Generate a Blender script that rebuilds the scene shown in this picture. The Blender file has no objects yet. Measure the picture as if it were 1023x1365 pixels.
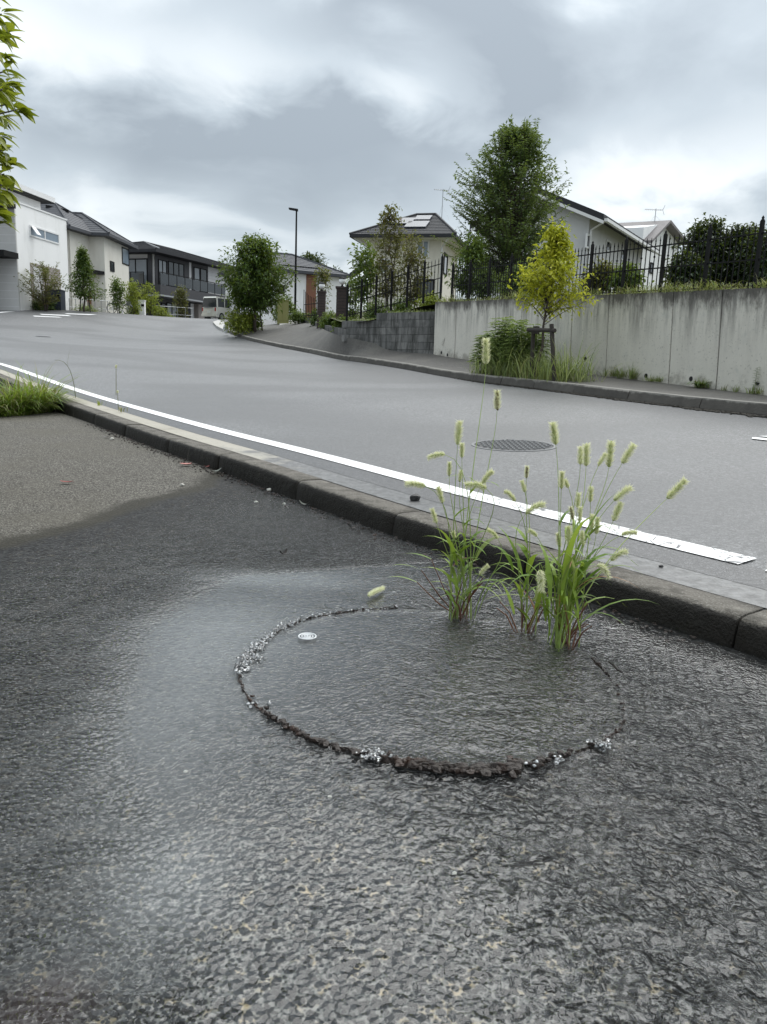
import bpy, math, random
import numpy as np
from mathutils import Vector, Matrix
random.seed(7)
rng = np.random.default_rng(11)
R_ = math.radians
scn = bpy.context.scene
COL = scn.collection

# ------------------------------------------------------------------ camera
FPX, PITCH, ROLL, HEIGHT = 1000.0, R_(11.0), R_(2.15), 0.8
cF = np.array([0, math.cos(PITCH), -math.sin(PITCH)])
cR0 = np.array([1.0, 0, 0]); cU0 = np.array([0, math.sin(PITCH), math.cos(PITCH)])
cR = math.cos(ROLL) * cR0 + math.sin(ROLL) * cU0
cU = math.cos(ROLL) * cU0 - math.sin(ROLL) * cR0
EYE = np.array([0, 0, HEIGHT])
cam_d = bpy.data.cameras.new('camera'); cam = bpy.data.objects.new('camera', cam_d); COL.objects.link(cam)
cam_d.sensor_fit = 'VERTICAL'; cam_d.sensor_height = 24.0; cam_d.lens = FPX / 1365.0 * 24.0
cam_d.clip_start = 0.05; cam_d.clip_end = 3000
cam.matrix_world = Matrix(((cR[0], cU[0], -cF[0], 0), (cR[1], cU[1], -cF[1], 0), (cR[2], cU[2], -cF[2], HEIGHT), (0, 0, 0, 1)))
scn.camera = cam

def ray(px, py): return cF + (px - 511.5) / FPX * cR + (682.5 - py) / FPX * cU
def at(px, py, Y):
    d = ray(px, py); return EYE + d * (Y / d[1])
def scl(Y): return 0.98 * Y / FPX

# ------------------------------------------------------------------ light, sky, exposure
scn.view_settings.view_transform = 'Standard'; scn.view_settings.look = 'None'
scn.view_settings.gamma = 1.0; scn.view_settings.use_curve_mapping = False
scn.view_settings.exposure = 1.02
SUN_EL, SUN_AZ = R_(58), R_(38)      # azimuth from +Y towards +X
sd = bpy.data.lights.new('sun', 'SUN'); sd.energy = 1.5; sd.angle = R_(75); sd.color = (1.0, 0.97, 0.92)
sun = bpy.data.objects.new('sun', sd); COL.objects.link(sun)
sdir = Vector((math.cos(SUN_EL) * math.sin(SUN_AZ), math.cos(SUN_EL) * math.cos(SUN_AZ), math.sin(SUN_EL)))
sun.rotation_euler = sdir.to_track_quat('Z', 'Y').to_euler(); sun.location = (0, 0, 40)

class NT:
    def __init__(s, tree): s.t = tree; s.n = tree.nodes; s.l = tree.links
    def nd(s, typ, ins=None, **at_):
        n = s.n.new(typ)
        for k, v in at_.items(): setattr(n, k, v)
        for k, v in (ins or {}).items(): s.set(n.inputs[k], v)
        return n
    def set(s, sock, v):
        if isinstance(v, bpy.types.NodeSocket): s.l.new(v, sock)
        elif isinstance(v, (tuple, list)) and sock.type == 'RGBA' and len(v) == 3: sock.default_value = (*v, 1)
        else: sock.default_value = v
    def math(s, op, a, b=None, c=None, clamp=False):
        n = s.n.new('ShaderNodeMath'); n.operation = op; n.use_clamp = clamp
        for i, v in enumerate((a, b, c)):
            if v is not None: s.set(n.inputs[i], v)
        return n.outputs[0]
    def vmath(s, op, a, b=None, sc=None):
        n = s.n.new('ShaderNodeVectorMath'); n.operation = op
        s.set(n.inputs[0], a)
        if b is not None: s.set(n.inputs[1], b)
        if sc is not None: s.set(n.inputs['Scale'], sc)
        return n.outputs['Value'] if op in ('DOT_PRODUCT', 'LENGTH', 'DISTANCE') else n.outputs[0]
    def mix(s, f, a, b, mode='MIX'):
        n = s.n.new('ShaderNodeMix'); n.data_type = 'RGBA'; n.blend_type = mode
        s.set(n.inputs[0], f); s.set(n.inputs[6], a); s.set(n.inputs[7], b); return n.outputs[2]
    def mixf(s, f, a, b):
        n = s.n.new('ShaderNodeMix'); n.data_type = 'FLOAT'
        s.set(n.inputs[0], f); s.set(n.inputs[2], a); s.set(n.inputs[3], b); return n.outputs[0]
    def sstep(s, v, a, b, x=0.0, y=1.0):
        n = s.nd('ShaderNodeMapRange', interpolation_type='SMOOTHSTEP')
        s.set(n.inputs[0], v); s.set(n.inputs[1], a); s.set(n.inputs[2], b); s.set(n.inputs[3], x); s.set(n.inputs[4], y)
        return n.outputs[0]
    def noise(s, vec, scale, detail=3, rough=.5, dist=0.0):
        n = s.nd('ShaderNodeTexNoise', {'Scale': scale, 'Detail': detail, 'Roughness': rough, 'Distortion': dist})
        if vec is not None: s.l.new(vec, n.inputs['Vector'])
        return n.outputs['Fac']
    def voro(s, vec, scale, feature='F1', rnd=1.0):
        n = s.nd('ShaderNodeTexVoronoi', {'Scale': scale, 'Randomness': rnd}, feature=feature)
        s.l.new(vec, n.inputs['Vector']); return n
    def scale(s, vec, v):
        n = s.nd('ShaderNodeVectorMath', operation='MULTIPLY'); s.l.new(vec, n.inputs[0]); n.inputs[1].default_value = v; return n.outputs[0]

world = bpy.data.worlds.new('World'); scn.world = world; world.use_nodes = True
w = NT(world.node_tree); w.n.clear()
tc = w.nd('ShaderNodeTexCoord').outputs['Generated']
dirv = w.vmath('NORMALIZE', tc)
sx = w.nd('ShaderNodeSeparateXYZ', {0: dirv})
zc = w.math('MAXIMUM', sx.outputs[2], 0.0)
den = w.math('ADD', zc, 0.30)
cv = w.nd('ShaderNodeCombineXYZ', {0: w.math('DIVIDE', sx.outputs[0], den), 1: w.math('DIVIDE', sx.outputs[1], den), 2: 0.37}).outputs[0]
warp = w.nd('ShaderNodeTexNoise', {'Scale': 1.3, 'Detail': 3.0}); w.l.new(cv, warp.inputs['Vector'])
cvw = w.vmath('ADD', cv, w.vmath('SCALE', warp.outputs['Color'], sc=0.45))
n1 = w.noise(cvw, 1.1, 3, .45)
n2 = w.noise(cvw, 3.4, 6, .52)
cl = w.math('ADD', w.math('MULTIPLY', n1, 0.6), w.math('MULTIPLY', n2, 0.4))
cl = w.sstep(cl, 0.30, 0.70)
def blob(px, py, a, b):            # soft thicker / thinner patch of the cloud deck, at the place it has in the sky
    d = ray(px, py); d = d / np.linalg.norm(d)
    az = w.math('SUBTRACT', w.math('ARCTAN2', sx.outputs[0], sx.outputs[1]), math.atan2(d[0], d[1]))
    el = w.math('SUBTRACT', w.math('ARCSINE', sx.outputs[2]), math.asin(d[2]))
    jit = w.math('MULTIPLY', w.math('SUBTRACT', n2, .5), 0.22); jit1 = w.math('MULTIPLY', w.math('SUBTRACT', n1, .5), 0.25)
    u = w.math('DIVIDE', w.math('ADD', az, jit1), a); v = w.math('DIVIDE', w.math('ADD', el, jit), b)
    q = w.math('ADD', w.math('MULTIPLY', u, u), w.math('MULTIPLY', v, v))
    return w.math('EXPONENT', w.math('MULTIPLY', q, -1.0))
for (px, py, a, b, k) in SKYB if 'SKYB' in globals() else [
        (505, 112, .07, .04, .46), (330, 90, .14, .05, .10), (60, 90, .2, .09, .14), (230, 210, .26, .055, -.36), (80, 190, .2, .05, -.16), (850, 75, .24, .10, -.38), (500, 5, .40, .045, -.34), (300, 30, .2, .04, -.14), (700, 150, .12, .04, -.14),
        (400, 330, .26, .05, .40), (880, 235, .22, .04, .42), (560, 190, .22, .03, -.22), (230, 300, .12, .03, .2)]:
    cl = w.math('ADD', cl, w.math('MULTIPLY', blob(px, py, a, b), k))
cl = w.math('MINIMUM', w.math('MAXIMUM', cl, 0.0), 1.0)
ramp = w.nd('ShaderNodeValToRGB'); w.l.new(cl, ramp.inputs[0])
e = ramp.color_ramp.elements
e[0].position = 0.0; e[0].color = (.19, .215, .237, 1)
e[1].position = 1.0; e[1].color = (.495, .522, .532, 1)
m_ = e.new(0.45); m_.color = (.292, .326, .35, 1)
grad = w.math('ADD', 0.95, w.math('MULTIPLY', w.math('MULTIPLY', zc, zc), 1.7))        # overcast: brighter overhead
cloud = w.vmath('SCALE', ramp.outputs[0], sc=w.math('MULTIPLY', grad, 10.0))
below = w.sstep(sx.outputs[2], -0.05, 0.0)
sky = w.nd('ShaderNodeTexSky', sky_type='NISHITA', sun_disc=False, sun_elevation=SUN_EL, sun_rotation=SUN_AZ)
tot = w.mix(0.93, sky.outputs[0], cloud)
tot = w.mix(below, (1.5, 1.6, 1.6), tot)
bg = w.nd('ShaderNodeBackground', {'Color': tot, 'Strength': 0.1})
w.l.new(bg.outputs[0], w.nd('ShaderNodeOutputWorld').inputs[0])

# ------------------------------------------------------------------ mesh + object helpers
ORG = {}
def tag(o, label=None, cat=None, group=None, kind=None):
    if label: o['label'] = label
    if cat: o['category'] = cat
    if group: o['group'] = group
    if kind: o['kind'] = kind
    return o
def thing(name, label, cat, loc, group=None):
    o = bpy.data.objects.new(name, None); COL.objects.link(o); o.empty_display_size = .2
    o.location = tuple(float(v) for v in loc); ORG[o.name] = np.array(loc, float)
    return tag(o, label, cat, group)
def unit(v): v = np.asarray(v, float); return v / (np.linalg.norm(v) + 1e-12)

class MB:
    def __init__(s): s.v = []; s.f = []; s.m = []
    def add(s, vs, fs, m=0):
        b = len(s.v); s.v.extend([tuple(map(float, p)) for p in vs]); s.f.extend([tuple(i + b for i in f) for f in fs]); s.m.extend([m] * len(fs)); return s
    def hexa(s, p, m=0):      # 8 points: bottom 0-3, top 4-7
        return s.add(p, [(3, 2, 1, 0), (4, 5, 6, 7), (0, 1, 5, 4), (1, 2, 6, 5), (2, 3, 7, 6), (3, 0, 4, 7)], m)
    def obox(s, c, ux, uy, uz, m=0):   # centre and half vectors
        c, ux, uy, uz = (np.asarray(q, float) for q in (c, ux, uy, uz))
        return s.hexa([c - ux - uy - uz, c + ux - uy - uz, c + ux + uy - uz, c - ux + uy - uz, c - ux - uy + uz, c + ux - uy + uz, c + ux + uy + uz, c - ux + uy + uz], m)
    def box(s, x0, x1, y0, y1, z0, z1, m=0):
        return s.hexa([(x0, y0, z0), (x1, y0, z0), (x1, y1, z0), (x0, y1, z0), (x0, y0, z1), (x1, y0, z1), (x1, y1, z1), (x0, y1, z1)], m)
    def prism(s, poly, z0, z1, m=0):   # poly of xy or per-vertex z lists
        n = len(poly); zz0 = z0 if hasattr(z0, '__len__') else [z0] * n; zz1 = z1 if hasattr(z1, '__len__') else [z1] * n
        vs = [(p[0], p[1], zz0[i]) for i, p in enumerate(poly)] + [(p[0], p[1], zz1[i]) for i, p in enumerate(poly)]
        fs = [tuple(range(n))[::-1], tuple(range(n, 2 * n))] + [(i, (i + 1) % n, n + (i + 1) % n, n + i) for i in range(n)]
        return s.add(vs, fs, m)
    def tube(s, pts, rad, n=6, cap=True, m=0):
        pts = [np.asarray(p, float) for p in pts]; k = len(pts)
        rad = rad if hasattr(rad, '__len__') else [rad] * k
        vs = []; a = None
        for i in range(k):
            t = unit(pts[min(i + 1, k - 1)] - pts[max(i - 1, 0)])
            if a is None: a = np.cross(t, (1., 0, 0) if abs(t[0]) < .9 else (0, 1., 0))
            a = unit(a - t * np.dot(a, t)); b = np.cross(t, a)
            for j in range(n):
                th = 2 * math.pi * j / n; vs.append(pts[i] + rad[i] * (math.cos(th) * a + math.sin(th) * b))
        fs = [(i * n + j, i * n + (j + 1) % n, (i + 1) * n + (j + 1) % n, (i + 1) * n + j) for i in range(k - 1) for j in range(n)]
        if cap: fs += [tuple(range(n))[::-1], tuple(range((k - 1) * n, k * n))]
        return s.add(vs, fs, m)
    def lathe(s, prof, c=(0, 0, 0), n=16, m=0):    # profile of (r, z)
        vs = [(c[0] + r * math.cos(2 * math.pi * j / n), c[1] + r * math.sin(2 * math.pi * j / n), c[2] + z) for r, z in prof for j in range(n)]
        k = len(prof); fs = [(i * n + j, i * n + (j + 1) % n, (i + 1) * n + (j + 1) % n, (i + 1) * n + j) for i in range(k - 1) for j in range(n)]
        fs += [tuple(range(n))[::-1], tuple(range((k - 1) * n, k * n))]
        return s.add(vs, fs, m)
    def mesh(s, name, mats, org=(0, 0, 0), smooth=False):
        me = bpy.data.meshes.new(name); a = np.array(s.v, float).reshape(-1, 3) - np.asarray(org, float)
        me.from_pydata(a.tolist(), [], s.f)
        for mt in (mats if isinstance(mats, (list, tuple)) else [mats]): me.materials.append(mt)
        if any(s.m): me.polygons.foreach_set('material_index', s.m)
        if smooth: me.polygons.foreach_set('use_smooth', [True] * len(s.f))
        me.update(); return me
    def build(s, name, mats, parent=None, smooth=False, org=None):
        if parent is not None: o_ = ORG[parent.name]
        elif org is not None: o_ = np.asarray(org, float)
        else:
            a = np.array(s.v, float); o_ = np.array([a[:, 0].mean(), a[:, 1].mean(), a[:, 2].min()])
        o = bpy.data.objects.new(name, s.mesh(name, mats, o_, smooth)); COL.objects.link(o)
        ORG[o.name] = o_
        if parent is not None: o.parent = parent
        else: o.location = tuple(o_)
        return o
def inst(me, name, parent, loc, rot=(0, 0, 0), sc=None):      # another object on shared mesh data, loc in world
    o = bpy.data.objects.new(name, me); COL.objects.link(o)
    if parent is not None:
        o.parent = parent; o.location = tuple(np.asarray(loc, float) - ORG[parent.name]); ORG[o.name] = ORG[parent.name]
    else: o.location = tuple(map(float, loc)); ORG[o.name] = np.asarray(loc, float)
    o.rotation_euler = rot
    if sc is not None: o.scale = sc if hasattr(sc, '__len__') else (sc,) * 3
    return o
def attr(o, name, vals):
    a = o.data.attributes.new(name, 'FLOAT', 'POINT'); a.data.foreach_set('value', np.asarray(vals, np.float32))

# ------------------------------------------------------------------ materials
def newmat(name):
    m = bpy.data.materials.new(name); m.use_nodes = True; t = NT(m.node_tree); t.n.clear(); return m, t
def out(t, sh): t.l.new(sh, t.nd('ShaderNodeOutputMaterial').inputs[0])
def pos(t): return t.nd('ShaderNodeNewGeometry').outputs['Position']
def pmat(name, col, rough=.7, var=.15, scale=3.0, bump=0.0, bscale=40.0, metal=0.0, spec=.4, stain=None, sscale=1.5, samt=.5, stretch=(1, 1, 1)):
    m, t = newmat(name); p = pos(t); ps = t.scale(p, stretch) if stretch != (1, 1, 1) else p
    c = np.array(col)
    base = t.mix(t.noise(ps, scale, 5, .6), tuple(c * (1 - var)), tuple(np.minimum(c * (1 + var), 1)))
    fine = t.noise(p, bscale, 2)
    base = t.mix(t.math('MULTIPLY', t.math('SUBTRACT', fine, .4), var * 1.2, clamp=True), base, tuple(c * .6))
    if stain is not None:
        s_ = t.sstep(t.noise(ps, sscale, 6, .65), .48, .68); base = t.mix(t.math('MULTIPLY', s_, samt), base, stain)
    b = t.nd('ShaderNodeBsdfPrincipled', {'Base Color': base, 'Roughness': rough, 'Metallic': metal, 'Specular IOR Level': spec})
    if bump: b_ = t.nd('ShaderNodeBump', {'Strength': bump, 'Distance': .01, 'Height': fine}); t.l.new(b_.outputs[0], b.inputs['Normal'])
    out(t, b.outputs[0]); return m
def leafmat(name, dark, light, trans=.35, rough=.45, third=None):
    m, t = newmat(name); g = t.nd('ShaderNodeNewGeometry'); oi = t.nd('ShaderNodeObjectInfo')
    r = t.math('FRACT', t.math('ADD', g.outputs['Random Per Island'], oi.outputs['Random']))
    cr = t.nd('ShaderNodeValToRGB'); t.l.new(r, cr.inputs[0]); e = cr.color_ramp.elements
    e[0].color = (*dark, 1); e[1].color = (*light, 1)
    if third: q = e.new(.93); q.color = (*light, 1); e[2].color = (*third, 1)
    cl_ = t.noise(g.outputs['Position'], 2.2, 2)
    col = t.mix(t.sstep(cl_, .35, .65, 0, .35), cr.outputs[0], dark)
    d = t.nd('ShaderNodeBsdfPrincipled', {'Base Color': col, 'Roughness': rough, 'Specular IOR Level': .4})
    tl = t.nd('ShaderNodeBsdfTranslucent', {'Color': t.mix(.35, col, (.35, .42, .03), 'MIX')})
    mx = t.nd('ShaderNodeMixShader', {0: trans}); t.l.new(d.outputs[0], mx.inputs[1]); t.l.new(tl.outputs[0], mx.inputs[2])
    out(t, mx.outputs[0]); return m
def glassmat(name, col=(.03, .035, .04), rough=.06):
    m, t = newmat(name)
    n = t.noise(pos(t), .8, 3); b = t.nd('ShaderNodeBsdfPrincipled', {'Base Color': t.mix(n, tuple(np.array(col) * .7), tuple(np.array(col) * 1.3)), 'Roughness': rough, 'Specular IOR Level': .8})
    out(t, b.outputs[0]); return m
MAT = {}
MAT['leaf_dark'] = leafmat('dark_leaf', (.04, .072, .028), (.16, .235, .08))
MAT['leaf_round'] = leafmat('street_tree_leaf', (.018, .045, .010), (.10, .17, .028))
MAT['leaf_yellow'] = leafmat('yellow_leaf', (.24, .27, .015), (.66, .64, .06), .42)
MAT['leaf_near'] = leafmat('near_tree_leaf', (.09, .125, .010), (.36, .40, .03), .4, .35)
MAT['leaf_mid'] = leafmat('mid_leaf', (.04, .08, .018), (.15, .22, .05))
MAT['leaf_olive'] = leafmat('olive_leaf', (.05, .055, .02), (.17, .16, .06), third=(.20, .09, .03))
MAT['leaf_brown'] = leafmat('browning_leaf', (.06, .055, .03), (.17, .15, .07), third=(.15, .055, .03))
MAT['leaf_ever'] = leafmat('evergreen_leaf', (.010, .024, .009), (.035, .065, .022), .2)
MAT['leaf_lime'] = leafmat('lime_leaf', (.13, .18, .02), (.36, .40, .07), .4)
MAT['blade'] = leafmat('grass_blade', (.09, .18, .02), (.32, .44, .07), .4, .4)
MAT['blade_pale'] = leafmat('pale_grass_blade', (.20, .26, .07), (.50, .56, .24), .4, .45)
MAT['blade_weed'] = leafmat('weed_blade', (.10, .15, .045), (.34, .40, .17), .35, .5, third=(.42, .38, .2))
MAT['blade_dry'] = leafmat('dry_grass_blade', (.10, .11, .04), (.30, .28, .13), .35, .5, third=(.28, .19, .11))
MAT['bark'] = pmat('bark', (.075, .06, .05), .9, .4, 20, .6, 60)
MAT['bark_grey'] = pmat('grey_bark', (.13, .12, .11), .9, .4, 20, .6, 60)
MAT['stake'] = pmat('stake_wood', (.045, .038, .032), .85, .4, 15, .4, 60)
MAT['white_wall'] = pmat('white_render', (.83, .83, .825), .8, .05, .7, .1, 60, stain=(.6, .6, .58), samt=.3, stretch=(1, 1, .25))
MAT['grey_siding'] = pmat('grey_siding', (.48, .475, .465), .7, .10, 2)
MAT['beige_wall'] = pmat('beige_render', (.66, .64, .585), .85, .06, 1, .1, 60, stain=(.48, .45, .39), samt=.3, stretch=(1, 1, .3))
MAT['cream_wall'] = pmat('cream_render', (.72, .685, .60), .85, .06, 1, .1, 60, stain=(.5, .46, .37), samt=.25, stretch=(1, 1, .3))
MAT['grey_wall'] = pmat('light_grey_render', (.60, .60, .605), .8, .06, 1, .1, 60, stain=(.42, .42, .42), samt=.25, stretch=(1, 1, .3))
MAT['black_wall'] = pmat('black_siding', (.045, .045, .05), .55, .2, 3)
MAT['pale_siding'] = pmat('pale_siding', (.66, .66, .665), .6, .06, 2)
MAT['black_metal'] = pmat('black_metal', (.008, .0082, .0085), .6, .25, 8, spec=.15)
MAT['black_roof'] = pmat('dark_roof', (.034, .035, .039), .65, .2, 5, .3, 25, spec=.2)
MAT['tile_roof'] = pmat('dark_tile', (.062, .065, .074), .6, .2, 6, .3, 25, spec=.25)
MAT['brown_roof'] = pmat('brown_grey_roof', (.17, .155, .155), .6, .12, 4, .3, 25)
MAT['wood_door'] = pmat('brown_door', (.20, .085, .05), .5, .15, 3, stretch=(6, 6, .5))
MAT['taupe'] = pmat('taupe_panel', (.30, .27, .25), .7, .1, 3)
MAT['white_trim'] = pmat('white_trim', (.72, .72, .72), .5, .04)
MAT['glass'] = glassmat('window_glass')
MAT['glass_pale'] = glassmat('curtained_glass', (.22, .24, .26), .1)
MAT['glass_blue'] = glassmat('blue_grey_glass', (.20, .25, .30), .08)
MAT['steel'] = pmat('grey_steel', (.35, .36, .37), .4, .1, 5, metal=.7)
MAT['olive'] = pmat('olive_paint', (.235, .23, .085), .6, .08, 3)
MAT['navy'] = pmat('dark_blue_plastic', (.035, .045, .07), .5, .2, 3)
MAT['red_tile'] = pmat('dark_brown_brick', (.055, .04, .038), .8, .3, 12, .4, 60)
m, t = newmat('lamp_globe'); b = t.nd('ShaderNodeBsdfPrincipled', {'Base Color': t.mix(t.noise(pos(t), 6), (.8, .8, .8), (.9, .9, .9)), 'Roughness': .2}); out(t, b.outputs[0]); MAT['globe'] = m
# ------------------------------------------------------------------ terrain
ctrl = []
for q in [(1023, 765, 2.65), (800, 705, 3.3), (600, 652, 4.2), (400, 600, 5.7), (200, 548, 8.6), (100, 520, 10.8), (0, 487, 13.2)]: ctrl.append(at(*q))
KPX = [(1023, 555, 8.5), (875, 539, 9.9), (780, 526, 11.2), (708, 517.3, 12.7), (646, 510.2, 14.4), (580, 500.5, 16.8), (512, 489, 19.4), (455, 480, 22.2), (416, 471.3, 25.5), (377, 464, 29.5), (326, 452, 36), (299, 442, 42), (285, 431, 47)]
KP = [at(*q) for q in KPX]; ctrl += KP
ctrl += [at(*q) for q in [(0, 413, 47), (100, 414, 48), (160, 418, 52), (240, 424, 57), (290, 427, 61), (394, 428, 44)]]
WA = np.array([1.15, 20.0, 1.15]); WB = np.array([5.13, 10.3, .60]); WAt = np.array([1.13, 20.0, 2.46]); WBt = np.array([5.05, 10.3, 2.01])
ctrl += [WA - (0, 0, .13), WB - (0, 0, .13)]
ctrl += [np.array(q, float) for q in [(2.3, 1.3, .10), (3.5, -1.5, .07), (6.2, 3, .30), (-13, 14.5, .95), (-25, 25, 1.8), (-40, 35, 2.8), (-48, 50, 3.7), (-40, 70, 4.3), (-10, 75, 4.8), (10, 45, 3.3), (10, 60, 4.2), (40, 70, 4.6), (12, 20, 1.0), (12, 10, .5), (30, 20, 1.3), (-30, 130, 5.5), (30, 130, 5.5), (-120, 100, 5)]]
ctrl = np.array(ctrl)
def _phi(r): return np.where(r > 1e-9, r * r * np.log(r + 1e-9), 0)
NCT = len(ctrl); A_ = np.zeros((NCT + 3, NCT + 3)); dd = np.linalg.norm(ctrl[:, None, :2] - ctrl[None, :, :2], axis=2) / 10
A_[:NCT, :NCT] = _phi(dd) + np.eye(NCT) * 0.02; A_[:NCT, NCT] = 1; A_[:NCT, NCT + 1:] = ctrl[:, :2] / 10; A_[NCT:, :NCT] = A_[:NCT, NCT:].T
RBW = np.linalg.solve(A_, np.concatenate([ctrl[:, 2], [0, 0, 0]]))
def gz(x, y):
    x = np.atleast_1d(np.asarray(x, float)); y = np.atleast_1d(np.asarray(y, float)); sh = x.shape
    P = np.stack([x.ravel(), y.ravel()], 1); o = np.empty(len(P))
    for i in range(0, len(P), 20000):
        q = P[i:i + 20000]; d = np.linalg.norm(q[:, None] - ctrl[None, :, :2], axis=2) / 10
        o[i:i + 20000] = _phi(d) @ RBW[:NCT] + RBW[NCT] + q @ RBW[NCT + 1:] / 10
    return o.reshape(sh)
def g1(x, y): return float(gz(x, y)[0])
def ground(px, py, y0=2.0, y1=90):       # where the ray through a pixel meets the road
    Y = np.concatenate([np.arange(y0, 12, .05), np.arange(12, y1, .1)]); d = ray(px, py)
    P = EYE[None] + d[None] * (Y / d[1])[:, None]; h = P[:, 2] - gz(P[:, 0], P[:, 1]); i = np.argmax(h < 0)
    return np.array([P[i, 0], P[i, 1], g1(P[i, 0], P[i, 1])])
def lotz(y): return 0.012 * np.maximum(0, np.asarray(y, float) - 4) ** 1.3
def onlot(px, py, dz=0.0):
    z = 0.0
    for _ in range(25):
        d = ray(px, py); P = EYE + d * ((z + dz - HEIGHT) / d[2]); z = float(lotz(P[1]))
    return P

# near kerb: line of its base on the lot side, from behind the camera on the right to far left
KC = np.array([(7.2, -6.0), (5.3, -3.4), (3.5, -1.05), (2.26, .58), (1.05, 2.17), (.05, 3.48), (-.52, 4.33), (-1.18, 5.30), (-1.82, 6.16), (-2.53, 7.08), (-3.21, 7.95), (-3.95, 8.95), (-4.98, 10.35), (-7.2, 12.75), (-10.5, 15.6), (-16, 19.5), (-26, 25.5), (-60, 44)])
def catmull(P, n=12):
    P = np.asarray(P, float); o = []
    for i in range(len(P) - 1):
        p0, p1, p2, p3 = P[max(i - 1, 0)], P[i], P[i + 1], P[min(i + 2, len(P) - 1)]
        for t in np.linspace(0, 1, n, endpoint=False):
            o.append(.5 * (2 * p1 + (p2 - p0) * t + (2 * p0 - 5 * p1 + 4 * p2 - p3) * t * t + (3 * p1 - p0 - 3 * p2 + p3) * t ** 3))
    o.append(P[-1]); return np.array(o)
def resample(P, step):
    s = np.concatenate([[0], np.cumsum(np.linalg.norm(np.diff(P[:, :2], axis=0), axis=1))]); m = max(int(s[-1] / step), 1)
    q = np.linspace(0, s[-1], m + 1); return np.stack([np.interp(q, s, P[:, k]) for k in range(P.shape[1])], 1)
_wl = [(0, 485.8, 13.2), (50, 502.6, 11.8), (100, 519.8, 10.5), (150, 535.2, 9.4), (195, 547.6, 8.6)]
_W = np.array([ground(px, py, y0=5) for px, py, _ in _wl])[:, :2]; _t = unit(_W[0] - _W[-1]); _tt = np.gradient(_W, axis=0); _nn = np.array([unit((-v[1], v[0])) for v in _tt]); _nn = np.where((_nn[:, :1] > 0), _nn, -_nn)
_K = (_W - _nn * .645)[::-1]; _e = _K[-1] - _K[-2]; _e = unit(_e)
KC = np.vstack([KC[:9], _K, [_K[-1] + _e * 3.2 + np.array([-.2, -.15]), _K[-1] + _e * 8 + np.array([-.9, -.7]), (-17, 19.2), (-27, 25.2), (-60, 44)]])
KCs = resample(catmull(KC, 14), .10)
_pad = np.concatenate([np.repeat(KCs[:1], 14, 0), KCs, np.repeat(KCs[-1:], 14, 0)]); _ker = np.hanning(29)[1:-1]; _ker /= _ker.sum()
KCs = np.stack([np.convolve(_pad[:, k], _ker, 'same')[14:-14] for k in (0, 1)], 1)
def normals(P):
    t = np.gradient(P[:, :2], axis=0); t /= np.linalg.norm(t, axis=1)[:, None]; return np.stack([t[:, 1], -t[:, 0]], 1)   # towards the road
KN = normals(KCs)
KCsm = KCs
KCf = resample(KCs, .04); KNf = normals(KCf)
def kdist(x, y):                          # signed distance to the kerb line, positive on the road side
    x = np.asarray(x, float); y = np.asarray(y, float); P = np.stack([x.ravel(), y.ravel()], 1); o = np.empty(len(P)); S = KCf; N = KNf
    for i in range(0, len(P), 4000):
        q = P[i:i + 4000]; d = q[:, None] - S[None]; k = np.argmin((d ** 2).sum(2), 1)
        o[i:i + 4000] = (d[np.arange(len(q)), k] * N[k]).sum(1)
    return o.reshape(x.shape)
KS = np.concatenate([[0], np.cumsum(np.linalg.norm(np.diff(KCs, axis=0), axis=1))])
def kpt(s): return np.array([np.interp(s, KS, KCs[:, 0]), np.interp(s, KS, KCs[:, 1])])
def knm(s): return unit(np.array([np.interp(s, KS, KN[:, 0]), np.interp(s, KS, KN[:, 1])]))
def ks_of(p): return KS[np.argmin(((KCs - np.asarray(p)[None, :2]) ** 2).sum(1))]

# ------------------------------------------------------------------ ground materials
def speckle(t, p, sc, lo, hi, gap, tint=(1, 1, 1)):      # exposed aggregate: stones of random grey in a darker binder
    v = t.voro(p, sc); e_ = t.voro(p, sc, 'DISTANCE_TO_EDGE')
    r = t.nd('ShaderNodeSeparateColor', {0: v.outputs['Color']}).outputs[0]
    st = t.mix(r, tuple(np.array(lo) * tint), tuple(np.array(hi) * tint))
    return t.mix(t.sstep(e_.outputs['Distance'], .03, .16), gap, st), e_.outputs['Distance'], r

m, t = newmat('road_asphalt'); p = pos(t)
c, ed, rr = speckle(t, p, 85, (.055, .056, .058), (.27, .273, .278), (.045, .046, .048))
big = t.noise(t.scale(p, (.5, .9, .5)), .9, 5, .6); c = t.mix(t.sstep(big, .35, .7, 0, .45), c, (.15, .152, .156))
mid = t.noise(p, 14, 4, .7); c = t.mix(t.sstep(mid, .42, .72, 0, .42), c, (.078, .079, .081)); fin = t.noise(p, 38, 3, .75); c = t.mix(t.sstep(fin, .52, .68, 0, .55), c, (.27, .273, .278)); c = t.mix(t.sstep(fin, .48, .34, 0, .5), c, (.05, .051, .053))
wv = t.math('ABSOLUTE', t.math('SUBTRACT', t.noise(t.scale(p, (.11, .16, .1)), 1.0, 2, .4), .5)); c = t.mix(t.sstep(wv, .010, .09, .60, 0), c, (.07, .071, .073))
b = t.nd('ShaderNodeBsdfPrincipled', {'Base Color': c, 'Roughness': t.mixf(big, .42, .62), 'Specular IOR Level': .5})
bp = t.nd('ShaderNodeBump', {'Strength': .55, 'Distance': .006, 'Height': t.math('ADD', ed, t.math('MULTIPLY', rr, .5))}); t.l.new(bp.outputs[0], b.inputs['Normal']); out(t, b.outputs[0]); MAT['road'] = m

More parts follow.
